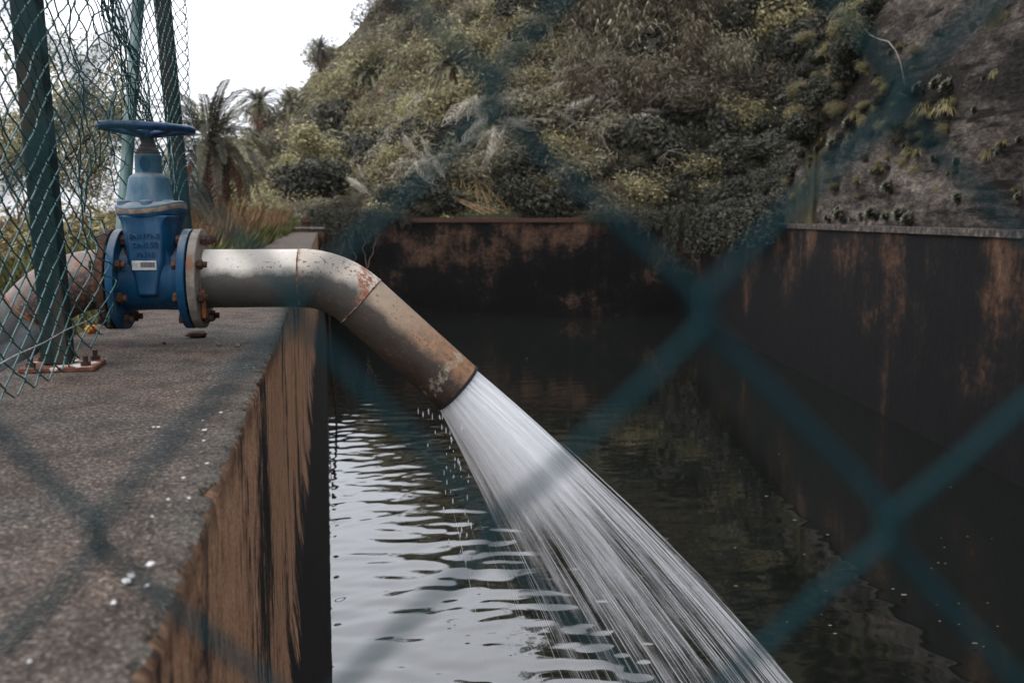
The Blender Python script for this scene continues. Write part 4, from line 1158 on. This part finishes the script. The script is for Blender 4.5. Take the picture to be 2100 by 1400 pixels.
# bushes above the frame that the water reflects
for k in range(24):
    px, py = rr.uniform(760, 2000), rr.uniform(-900, -150)
    hit = march(px, py, 14 if px > 1500 else 24.5)
    if hit is None: continue
    u, d, z = hit; put_bush(rr.choice(['dark', 'olive']), u, d, z, rr.uniform(90, 130) * d / FX, 'high on the slope above', .3, rr)
# skyline ragged edge
def undergrowth():
    gx = np.arange(380, 1860, 8.0); gy = np.arange(-150, 452, 8.0); PXg, PYg = np.meshgrid(gx, gy)
    px = PXg.ravel(); py = PYg.ravel(); r = np.random.default_rng(17)
    px = px + r.uniform(-4, 4, px.shape); py = py + r.uniform(-4, 4, py.shape)
    a, b = (px - 1050) / FX, (700 - py) / FX
    rx = Fv.x + Rv.x * a + Uv.x * b; ry = Fv.y + Rv.y * a + Uv.y * b; rz = Fv.z + Rv.z * a + Uv.z * b
    fd = rx * FH.x + ry * FH.y; fu = rx * RH.x + ry * RH.y
    D = np.full(px.shape, np.nan)
    for d in np.concatenate([np.arange(15, 45, .25), np.arange(45, 145, .6)]):
        h = terrain_h(fu / fd * d, np.full(px.shape, d)); m = np.isnan(D) & (rz / fd * d < h) & ((d > 24.5) | (fu / fd * d > u_right(d) + .45))
        D[m] = d
    ok = ~np.isnan(D); px, py, D, fu, fd = px[ok], py[ok], D[ok], fu[ok], fd[ok]
    kp = ~((px < 600) & (py > 170) & (D < 42)); px, py, D, fu, fd = px[kp], py[kp], D[kp], fu[kp], fd[kp]
    nrep = 8
    px, py, D, fu, fd = (np.repeat(q, nrep) for q in (px, py, D, fu, fd)); n = len(D)
    u = fu / fd * D + r.normal(size=n) * .012 * D; d = D + r.normal(size=n) * .012 * D
    base = terrain_h(u, d) + CAM.z; base = np.where(base < -1, np.nan, base)
    lump = np.array([mnoise.noise((uu * .55, dd_ * .55, 3)) + .6 * mnoise.noise((uu * 2.3, dd_ * 2.3, 8)) for uu, dd_ in zip(u, d)])
    hgt = np.clip(.25 + 1.2 * lump, .0, 1.9) * (D / 28) ** .6
    z = base + hgt * r.random(n) ** .6
    N = np.stack([r.normal(size=n), r.normal(size=n) - .5, r.normal(size=n) + .7], -1)
    C = np.stack([CAM.x + u * RH.x + d * FH.x, CAM.y + u * RH.y + d * FH.y, z], -1)
    sz = .0021 * D * r.uniform(.6, 1.5, n)
    tone = np.array([mnoise.noise((uu * .35, dd_ * .35, 21)) for uu, dd_ in zip(u, d)]) + r.normal(size=n) * .08
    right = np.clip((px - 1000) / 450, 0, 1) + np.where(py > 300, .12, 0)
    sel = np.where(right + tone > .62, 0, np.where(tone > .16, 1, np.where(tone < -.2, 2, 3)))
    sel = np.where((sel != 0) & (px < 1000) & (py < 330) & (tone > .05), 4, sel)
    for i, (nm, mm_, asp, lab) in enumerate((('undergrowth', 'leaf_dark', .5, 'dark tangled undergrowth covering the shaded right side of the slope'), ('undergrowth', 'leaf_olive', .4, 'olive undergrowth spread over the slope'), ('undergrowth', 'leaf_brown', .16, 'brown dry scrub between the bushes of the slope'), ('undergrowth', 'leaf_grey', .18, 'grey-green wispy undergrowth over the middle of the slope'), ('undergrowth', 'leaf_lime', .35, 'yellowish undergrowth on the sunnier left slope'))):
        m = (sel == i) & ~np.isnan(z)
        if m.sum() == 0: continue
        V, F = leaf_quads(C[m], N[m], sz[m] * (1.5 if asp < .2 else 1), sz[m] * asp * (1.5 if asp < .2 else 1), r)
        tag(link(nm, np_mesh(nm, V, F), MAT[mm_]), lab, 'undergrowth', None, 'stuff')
undergrowth()
# named single bushes
def bush_at(kind, px, py, d, rpx, label, sx=1.0):
    hit = march(px, py)
    if hit is not None and hit[1] < d + 8: d = hit[1]
    p = at(px, py, d - .2); s = rpx * d / FX
    o = link('bush', rr.choice(KINDS[kind]), None, None, (p.x, p.y, p.z - s * .3), (0, 0, rr.uniform(0, 6))); o.scale = (s * sx, s * sx, s)
    tag(o, label, 'bush'); return o
bush_at('lime', 975, 110, 46, 58, 'tall pale lime bush standing out high on the slope')
bush_at('lime', 890, 185, 46, 50, 'sunlit yellow-green bush below the tall lime one')
bush_at('lime', 850, 225, 42, 42, 'low lime bush at the lower end of the pale green patch')
bush_at('dark', 640, 372, 27, 78, 'dark bush standing in for the dark hollow just right of the large palm', 1.2)  # dark leaves stand in for the shade of a hollow under the bushes
bush_at('lime', 640, 300, 36, 60, 'light green spreading bush above the dark hollow', 1.5)
bush_at('lime', 590, 345, 46, 42, 'light green shrub behind the right side of the large palm')
bush_at('grey', 700, 425, 25.2, 55, 'grey leafy bush spilling over the far left corner of the basin', 1.4)
bush_at('olive', 572, 432, 25, 26, 'olive weedy bush at the foot of the large palm')
# ivy drapes
DR = [drape_mesh('ivy_drape', 1500, .05, 71 + i) for i in range(3)]
for me_ in DR: me_.materials.append(MAT['leaf_dark'])
def drape(u, d, z, w_, h, label, rot, group='ivy hanging over the basin walls'):
    x, y = ud(u, d); o = link('ivy', rr.choice(DR), None, None, (x, y, z), (0, 0, rot)); o.scale = (w_, w_, h * 1.3); tag(o, label, 'ivy', group); return o
for px, h in ((690, .75), (740, .55), (800, .3), (1340, .45), (1400, .95), (1450, 1.35), (1500, 1.2), (1240, .25)):
    u = (px - 1050) / FX * FAR_D * 1.008
    drape(u, FAR_D - .02, TOP_FAR + .12, .55, h, 'dark ivy curtain hanging over the ' + ('left end of the far wall' if px < 1000 else 'right corner of the far wall'), -YAW, 'ivy over the far wall ' + ('left' if px < 1000 else 'right'))
RW_ANG = math.atan2(a1[1] - a2[1], a1[0] - a2[0])
rw_rot = RW_ANG - YAW + math.pi
def right_pt(d, off, z):
    return P(u_right(d) + off, d, z)
for d, h in ((22.6, 1.1), (21.0, .9), (19.4, .75), (18.0, .6), (16.8, .5)):
    x, y, z = right_pt(d, .0, TOP_RIGHT + .15); o = link('ivy', rr.choice(DR), None, None, (x, y, z), (0, 0, rw_rot)); o.scale = (.85, .85, h); tag(o, 'dark ivy spilling over the right basin wall beside its far corner', 'ivy', 'ivy over the side wall')
# bushes over the right wall, between corner and retaining wall, and along its sloping top
for k in range(26):
    d = rr.uniform(15.9, 24.5); off = rr.uniform(.15, 1.6); u = u_right(d) + off
    z = max(float(terrain_h(u, d)) + CAM.z, TOP_RIGHT); put_bush('dark', u, d, z, rr.uniform(.45, .75), 'in the dark mass left of the retaining wall', .1, rr)
for k in range(22):
    d = rr.uniform(8.5, 15.8); u = u_right(d) + SET + .1 + rr.uniform(-.05, .5)
    z = float(upper_top(d)); put_bush(rr.choice(['dark', 'olive', 'dark']), u, d, z, rr.uniform(.32, .6), 'overhanging the sloping top of the retaining wall', .2, rr)
# dry palm fronds lying over the bushes
r5 = random.Random(8); FR = []
for i in range(3):
    v, f = frond(1.7, .5 + .15 * i, 30, .014, .34, r5, 1.1); FR.append(np_mesh('dry_frond', v, f)); FR[-1].materials.append(MAT['frond_dry'])
spots = [(1180, 140, 20, 1.1), (1230, 165, 35, .9), (1120, 185, -20, .8), (1060, 190, 100, .9), (1300, 235, 40, .8), (1090, 250, 150, .8), (850, 240, -40, .8), (905, 260, -45, .9), (960, 250, -50, .8), (780, 285, -25, .9), (830, 310, -30, 1.0), (745, 330, -20, .8), (870, 330, -160, .8), (700, 350, -20, .8), (940, 300, -30, .9), (800, 365, -10, .9), (760, 400, -170, .7), (1000, 240, -60, .8), (1150, 225, -10, .9), (1210, 240, 30, .8), (1000, 330, -75, .9), (900, 380, -150, .8), (1250, 130, 15, .8), (1350, 110, 80, .7), (730, 255, -35, .8), (680, 270, 190, .7)]
spots = spots * 2; spots += [(px + r5.uniform(-40, 40), py + r5.uniform(-30, 30), ang + r5.uniform(-30, 30), s * r5.uniform(.5, .9)) for px, py, ang, s in spots]
for px, py, ang, s in spots:
    hit = march(px, py)
    if hit is None: continue
    u, d, z = hit; dq = d - r5.uniform(1.0, 1.9); p = at(px, py, dq / math.cos(0.0) * 1.0)
    o = link('dry_frond', r5.choice(FR), None, None, p)
    o.rotation_euler = (r5.uniform(-.9, -.4), R_(-ang) * 0 + r5.uniform(-.2, .2), 0)
    M = Matrix.Rotation(-YAW, 3, 'Z') @ Matrix.Rotation(R_(ang), 3, 'Y') @ Matrix.Rotation(R_(r5.uniform(30, 115)), 3, 'X') @ Matrix.Rotation(R_(r5.uniform(-40, 40)), 3, 'Z')
    o.rotation_euler = M.to_euler(); k = s * d / 27 * .8; o.scale = (k, k, k)
    tag(o, 'pale dry palm frond caught in the bushes ' + ('left of centre' if px < 1000 else 'right of centre'), 'palm frond', 'dry fronds ' + ('left' if px < 1000 else 'right'))
# bare pale branches arching out of the thicket
r9 = random.Random(31)
for k in range(44):
    px, py = r9.triangular(690, 1420, 860), r9.uniform(140, 425); hit = march(px, py)
    if hit is None or hit[1] < 24.6: continue
    u, d, z = hit; x, y = ud(u, d); l = r9.uniform(.7, 1.7) * d / 27; a = r9.uniform(-2.6, -.5); b = MB()
    P0 = Vector((0, 0, 0)); D0 = Vector((math.cos(a) * .8, math.sin(a) * .7, r9.uniform(.3, .9))).normalized(); pts = []
    for i in range(9):
        t = i / 8; pts.append(P0 + D0 * l * t + Vector((0, 0, -.45 * l * t * t)) + Vector((.04 * mnoise.noise((k, t * 5, 1)), 0, .05 * mnoise.noise((k, t * 5, 7)))))
    b.tube(pts, [.017 - .012 * i / 8 for i in range(9)], 5)
    for i in (3, 4, 5, 6, 7):
        q = Vector((r9.gauss(0, .4), -.3, r9.uniform(-.6, .5))).normalized() * l * r9.uniform(.15, .32); b.tube([pts[i], pts[i] + q * .6, pts[i] + q + Vector((0, 0, -.05))], [.008, .006, .003], 4)
    o = b.build('bare_branch', MAT['twig'], None, loc=(x, y, z + r9.uniform(.3, .9)))
    where = 'left of centre' if px < 1000 else 'right of centre'
    tag(o, 'pale bare branch arching out of the thicket ' + where, 'branch', 'bare branches ' + where)
# bundle of orange dry canes
b = MB(); r6 = random.Random(3); hub = at(940, 300, 24.2)
for k in range(16):
    e = at(r6.uniform(930, 1060), r6.uniform(425, 446), 24.6 + r6.uniform(-.1, .4)); s = at(r6.uniform(930, 990), r6.uniform(320, 370), 25.2)
    m_ = s.lerp(e, .5) + Vector((r6.uniform(-.05, .05), 0, r6.uniform(.0, .1))); b.tube([s, m_, e], [.014, .013, .007], 5)
for k in range(4):
    s = at(922 + k * 6, 402 + k * 4, 24.5); e = at(1000 + r6.uniform(-10, 30), 436 + r6.uniform(-4, 6), 24.2); b.tube([s, s.lerp(e, .5), e], .013, 5)
o = b.build('cane_bundle', MAT['cane_dry'], None); tag(o, 'fan of orange dry canes leaning down above the far wall', 'canes')
# reeds
def reed_mesh(seed, n=34):
    r = random.Random(seed); V = []; F = []
    for k in range(n):
        bx, by = r.gauss(0, .35), r.gauss(0, .35); h = r.uniform(.8, 1.7); lx, ly = r.gauss(0, .4), r.gauss(0, .4)
        pp = [Vector((bx + lx * t * t, by + ly * t * t, h * t)) for t in np.linspace(0, 1, 7)]
        for i in range(6):
            b0 = len(V); w_ = .012; V += [pp[i] + Vector((w_, 0, 0)), pp[i] - Vector((w_, 0, 0)), pp[i + 1] - Vector((w_, 0, 0)), pp[i + 1] + Vector((w_, 0, 0))]; F.append((b0, b0 + 1, b0 + 2, b0 + 3))
            for q in range(2):
                a = r.uniform(0, 6.28); d = Vector((math.cos(a), math.sin(a), .5)); l = r.uniform(.3, .6); p = pp[i + 1]
                sd = Vector((-math.sin(a), math.cos(a), 0)) * .018; m1 = p + d * l * .5; e = m1 + Vector((math.cos(a), math.sin(a), -.9)) * l * .45
                b0 = len(V); V += [p, m1 + sd, e, m1 - sd]; F.append((b0, b0 + 1, b0 + 2, b0 + 3))
    return np_mesh('reeds', [tuple(v) for v in V], F)
RE = [reed_mesh(i) for i in (1, 2)]; RE[0].materials.append(MAT['leaf_brown']); RE[1].materials.append(MAT['leaf_grey'])
for k in range(26):
    px, py = rr.uniform(1180, 1500), rr.uniform(-20, 190); hit = march(px, py + 40)
    if hit is None: continue
    u, d, z = hit; x, y = ud(u, d); o = link('reed_clump', rr.choice(RE), None, None, (x, y, z), (0, 0, rr.uniform(0, 6))); s = rr.uniform(.7, 1.1) * d / 30; o.scale = (s, s, s)
    tag(o, 'tall dry reed clump standing on the slope at top centre', 'reeds', 'reed clumps')
# trees at left behind the fence
def airy_tree(seed, h, n, spread, ls):
    r = random.Random(seed); br = MB(); tips = []
    def grow(p, d, l, rad, lev):
        pts = [p]; q = p.copy(); dd_ = d.copy()
        for i in range(5):
            dd_ = (dd_ + Vector((r.gauss(0, .16), r.gauss(0, .16), r.gauss(.05, .1)))).normalized(); q = q + dd_ * l / 5; pts.append(q.copy())
            if lev >= 2: tips.append(q.copy())
        br.tube(pts, [rad * (1 - .6 * i / 5) for i in range(6)], 6)
        if lev < 3:
            for k in range(4 if lev else 6):
                s = pts[r.randint(2, 5)]; a = r.uniform(0, 6.28); nd_ = (dd_ + Vector((math.cos(a), math.sin(a), r.uniform(-.1, .5))) * spread).normalized()
                grow(s, nd_, l * .62, rad * .5, lev + 1)
    grow(Vector((0, 0, 0)), Vector((0, 0, 1)), h * .5, .024 * h / 3, 0)
    rg = np.random.default_rng(seed); T = np.array([tuple(t) for t in tips]); C = T[rg.integers(0, len(T), n)] + rg.normal(size=(n, 3)) * .10 * h / 3
    V, F = leaf_quads(C, rg.normal(size=(n, 3)) + np.array([0, 0, .3]), ls * rg.uniform(.6, 1.3, n), ls * .35 * rg.uniform(.7, 1.2, n), rg)
    return br.mesh('trunk'), np_mesh('crown', V, F)
TA = [airy_tree(3, 3.4, 3000, .8, .042), airy_tree(5, 3.0, 3600, .95, .042)]
for a, c in TA: a.materials.append(MAT['bark']); c.materials.append(MAT['leaf_pale'])
TL = [('slender airy tree with sparse olive leaves at the left edge behind the mesh', 30, 13, 3.0), ('thin leafy tree seen through the mesh right of the thick post', 160, 15, 2.55), ('low spreading tree behind the crumpled mesh near the valve', 225, 18, 2.3), ('pale sparse tree rising behind the thick green post', 88, 17, 3.1), ('small tree just left of the fence at the picture edge', -60, 11, 2.9)]
for i, (lab, px, d, h) in enumerate(TL):
    u = (px - 1050) / FX * d; z = float(terrain_h(u, d)) + CAM.z - .05; x, y = ud(u, d); root = empty('tree', (x, y, z), (0, 0, i * 1.7)); tag(root, lab, 'tree', None)
    a, c = TA[i % 2]; s = h / 3.0
    for nm, me_ in (('trunk', a), ('crown', c)): o = link(nm, me_, None, root); o.scale = (s, s, s)
for k in range(22):
    px = rr.uniform(-120, 330); d = rr.uniform(9, 24); u = (px - 1050) / FX * d; z = float(terrain_h(u, d)) + CAM.z
    put_bush(rr.choice(['olive', 'lime', 'olive', 'grey']), u, d, z, rr.uniform(.5, .95), 'low behind the fence at left', .1, rr)
# grass bank left of the wall
def grass(name, m, n, region, hmin, hmax, label, seed, bend=.5):
    r = np.random.default_rng(seed); V = []; 
    d = r.uniform(region[0] ** .5, region[1] ** .5, n) ** 2; left = r.uniform(0, 1, n) ** 1.3 * region[2] + region[3]
    u = u_left(d) - .62 - left; z = terrain_h(u, d) + CAM.z
    x = CAM.x + u * RH.x + d * FH.x; y = CAM.y + u * RH.y + d * FH.y
    h = r.uniform(hmin, hmax, n) * (0.6 + 0.4 * np.sin(u * 2.1) * np.sin(d * 1.3)); a = r.uniform(0, 6.283, n); w_ = .006 + .0004 * d
    bx, by = np.cos(a) * h * bend * r.uniform(.2, 1, n), np.sin(a) * h * bend * r.uniform(.2, 1, n); sx, sy = -np.sin(a) * w_, np.cos(a) * w_
    B = np.stack([x, y, z], -1); S = np.stack([sx, sy, 0 * x], -1); M1 = B + np.stack([bx * .3, by * .3, h * .6], -1); E = B + np.stack([bx, by, h], -1)
    V = np.stack([B - S, B + S, M1 + S * .8, E, M1 - S * .8], 1).reshape(-1, 3)
    o = link(name, np_mesh(name, V, np.arange(5 * n).reshape(n, 5)), MAT[m]); tag(o, label, 'grass', None, 'stuff')
grass('dry_grass', 'grass_dry', 26000, (9, 38, 7.0, .15), .25, .75, 'orange dry grass on the bank below the large palm', 1)
grass('green_grass', 'grass_green', 15000, (6, 26, 2.2, -.02), .10, .42, 'green weedy grass along the outer edge of the wall', 2, .8)
# succulents and tufts growing out of the retaining wall
def rosette(seed):
    r = random.Random(seed); V = []; F = []
    for k in range(26):
        a = k * 2.4; el = R_(8 + 70 * k / 26); d = Vector((math.cos(a) * math.cos(el), math.sin(a) * math.cos(el), math.sin(el))); l = .85 - .45 * k / 26
        sd = Vector((-math.sin(a), math.cos(a), 0)) * .17; b = len(V); m1 = d * l * .65 + Vector((0, 0, .03)); V += [Vector((0, 0, 0)), m1 + sd, d * l, m1 - sd]; F.append((b, b + 1, b + 2, b + 3))
    return np_mesh('rosette', [tuple(v) for v in V], F)
def tuft_mesh(seed):
    r = np.random.default_rng(seed); n = 260; a = r.uniform(0, 6.28, n); el = r.uniform(.1, 1.4, n); l = r.uniform(.7, 1.3, n)
    d = np.stack([np.cos(a) * np.cos(el), np.sin(a) * np.cos(el), np.sin(el)], -1); s = np.stack([-np.sin(a), np.cos(a), 0 * a], -1) * .04
    m1 = d * l[:, None] * .5; e = m1 + (d * .5 + np.array([0, 0, -.75])) * l[:, None] * .6
    V = np.stack([0 * m1, m1 + s, e, m1 - s], 1).reshape(-1, 3); return np_mesh('tuft', V, np.arange(4 * n).reshape(n, 4))
TU = tuft_mesh(1); TU.materials.append(MAT['leaf_olive'])
RO = rosette(1); RO.materials.append(MAT['succulent'])
cl_ = bush_mesh('stem_clump', 160, .16, 5, 5, .8, .5); cl_.materials.append(MAT['leaf_dark'])
def wall_pt(px, py):
    r = ray(px, py); best = None
    for d in np.arange(3, UP_D, .03):
        fd = r.x * FH.x + r.y * FH.y; u = (r.x * RH.x + r.y * RH.y) / fd * d
        z = CAM.z + r.z / fd * d
        if u >= u_right(d) + SET + .05 * (z - TOP_RIGHT): return (u, d, z)
    return None
wn_out = Vector((-math.sin(RW_ANG), math.cos(RW_ANG)))   # in (u,d), pointing at the basin
if wn_out.x > 0: wn_out = -wn_out
wx, wy = RH.x * wn_out.x + FH.x * wn_out.y, RH.y * wn_out.x + FH.y * wn_out.y
sp_ = [(1888, 180), (1860, 195), (1924, 175), (1988, 182), (2032, 165), (2048, 158), (1955, 183), (1820, 112), (1836, 106), (1855, 100), (1880, 108), (2030, 313), (2052, 310), (2066, 302), (1965, 335), (1958, 355), (1794, 350), (1810, 350), (1737, 330), (1750, 335), (1671, 270), (1645, 270), (1655, 290), (1670, 305), (1685, 310), (1672, 330), (1670, 345), (1740, 275), (1755, 255), (1770, 245), (1722, 438), (1732, 432), (1735, 445), (1700, 448), (1780, 445), (1790, 440), (1838, 443), (1850, 440), (1878, 452), (1765, 400), (1830, 380), (1930, 390), (1970, 405), (2085, 385), (2095, 400), (1762, 370), (1920, 330), (1895, 230), (2000, 225), (1710, 265), (1636, 345), (1655, 375), (1632, 260), (1690, 285), (1725, 300), (1800, 440), (1815, 446), (1745, 450), (1860, 300), (1885, 320), (2098, 290), (1700, 232)]
for i_, (px, py) in enumerate(sp_):
    px += rr.uniform(-7, 7); py += rr.uniform(-6, 6) if py < 425 else 0
    w3 = wall_pt(px, py)
    if w3 is None: continue
    u, d, z = w3; x, y = ud(u, d); s = rr.choice((9, 12, 14, 17, 21)) * d / FX
    if i_ % 2 and py < 425:
        k = s * rr.uniform(.8, 1.5); o = link('weed', TU, None, None, (x + wx * .02, y + wy * .02, z), (rr.uniform(-.4, .4), rr.uniform(-.4, .4), rr.uniform(0, 6))); o.scale = (k, k, k * rr.uniform(.8, 1.4))
        tag(o, 'small drooping weed rooted in the face of the retaining wall', 'weed', 'weeds on the retaining wall'); continue
    root = empty('wall_plant', (x, y, z)); root.rotation_euler = (0, 0, rr.uniform(0, 6)); root.scale = (s, s, s)
    where = 'along the ledge' if py > 425 else ('on the left end of the retaining wall' if px < 1780 else 'on the open face of the retaining wall')
    tag(root, 'small succulent rosette growing ' + where, 'succulent', 'succulents ' + where)
    tl = Vector((wx, wy, .75)).normalized()
    o = link('rosette', RO, None, root, (wx * .5, wy * .5, .25)); o.rotation_euler = (Matrix.Rotation(-root.rotation_euler.z, 3, 'Z') @ tl.to_track_quat('Z', 'Y').to_matrix()).to_euler()
    v = Matrix.Rotation(-root.rotation_euler.z, 3, 'Z') @ Vector((wx * .55, wy * .55, .2)); o.location = v; o.scale = (1.25, 1.25, 1.0)
    v2 = Matrix.Rotation(-root.rotation_euler.z, 3, 'Z') @ Vector((wx * .25, wy * .25, -.45)); o2 = link('stem', cl_, None, root, v2); o2.scale = (.8, .8, 1.0)
tl_ = [(1900, 235, 42, 'spiky green tuft at the centre of the retaining wall'), (1948, 228, 45, 'largest spiky tuft, right of centre on the retaining wall'), (1672, 200, 26, 'pale spiky tuft at the left edge of the wall greenery'), (1718, 218, 32, 'mossy tuft just right of the pale spiky tuft'), (1810, 170, 24, 'thin tuft below the hanging root'), (1870, 315, 26, 'sparse low tuft under the big spiky tufts'), (1845, 285, 22, 'small tuft beside the teal wire crossing'), (1690, 115, 24, 'feathery tuft high at the wall top'), (1735, 30, 40, 'bright green tuft at the very top of the wall'), (1760, 240, 24, 'thin yellowish tuft above the succulents'), (1965, 350, 18, 'yellow-green tuft low on the wall at right')]
for px, py, s, lab in tl_:
    w3 = wall_pt(px, py)
    if w3 is None: continue
    u, d, z = w3; x, y = ud(u, d); k = s * d / FX; o = link('grass_tuft', TU, None, None, (x + wx * .03, y + wy * .03, z), (0, 0, rr.uniform(0, 6))); o.scale = (k, k, k); tag(o, lab, 'grass tuft')
# mossy fringe hanging on the upper left part of the retaining wall
for px, py, s in ((1622, 380, 22), (1628, 410, 18), (1660, 160, 34), (1680, 130, 36), (1640, 200, 36), (1640, 240, 34), (1665, 215, 36), (1700, 180, 40), (1735, 120, 44), (1750, 70, 48), (1770, 30, 44), (1690, 245, 30), (1730, 235, 30), (1620, 300, 30), (1770, 260, 24), (1615, 330, 24), (1720, 160, 40), (1835, 270, 22), (1905, 300, 26), (1945, 270, 26), (1870, 265, 24)) + tuple((rr.triangular(1625, 2000, 1700), rr.triangular(60, 430, 240), rr.choice((9, 13, 18, 26))) for _ in range(75)):
    w3 = wall_pt(px, py)
    if w3 is None: continue
    u, d, z = w3; x, y = ud(u, d); k = s * d / FX; o = link('moss_cushion', rr.choice(KINDS['olive' if rr.random() < .5 else 'dark']), None, None, (x, y, z), (0, 0, rr.uniform(0, 6))); o.scale = (k, k, k); tag(o, 'mossy cushion of leaves clinging to the retaining wall face', 'moss', 'mossy cushions')
# hanging root
b = MB(); pts = []
for px, py in ((1778, 48), (1795, 72), (1818, 82), (1835, 86), (1850, 105), (1860, 130), (1866, 160), (1869, 178)):
    u, d, z = wall_pt(px, py); x, y = ud(u, d); pts.append((x + wx * .08, y + wy * .08, z))
b.tube(pts, [.014, .013, .012, .011, .010, .008, .006, .004], 6); o = b.build('hanging_root', MAT['twig'], None); tag(o, 'pale bare root hanging down the top of the retaining wall', 'root')
b = MB()
for px, py in ((722, 462), (742, 470), (778, 480), (700, 470)):
    pts = []; q = px
    for k in range(7):
        pts.append(at(q, py + k * 13, 23.75)); q += rr.uniform(-8, 9)
    b = MB(); b.tube(pts, .006, 5); o = b.build('hanging_vine', MAT['twig'], None); tag(o, 'thin pale vine stem dangling down the left part of the far wall', 'vine', 'dangling vine stems')
# ------------------------------------------------------------------ air
def haze():
    bb = MB(); bb.box((20, 60, 55), (420, 420, 120.0)); me = bb.mesh('haze', 0)
    m = bpy.data.materials.new('haze'); m.use_nodes = True; t = m.node_tree; t.nodes.clear()
    v = t.nodes.new('ShaderNodeVolumePrincipled'); v.inputs['Color'].default_value = (0.95, 0.95, 0.94, 1); v.inputs['Density'].default_value = 0.00022; v.inputs['Anisotropy'].default_value = 0.3
    o_ = t.nodes.new('ShaderNodeOutputMaterial'); t.links.new(v.outputs[0], o_.inputs['Volume'])
    tag(link('haze', me, m), 'thin pale haze over the valley', 'haze', None, 'stuff')
haze()
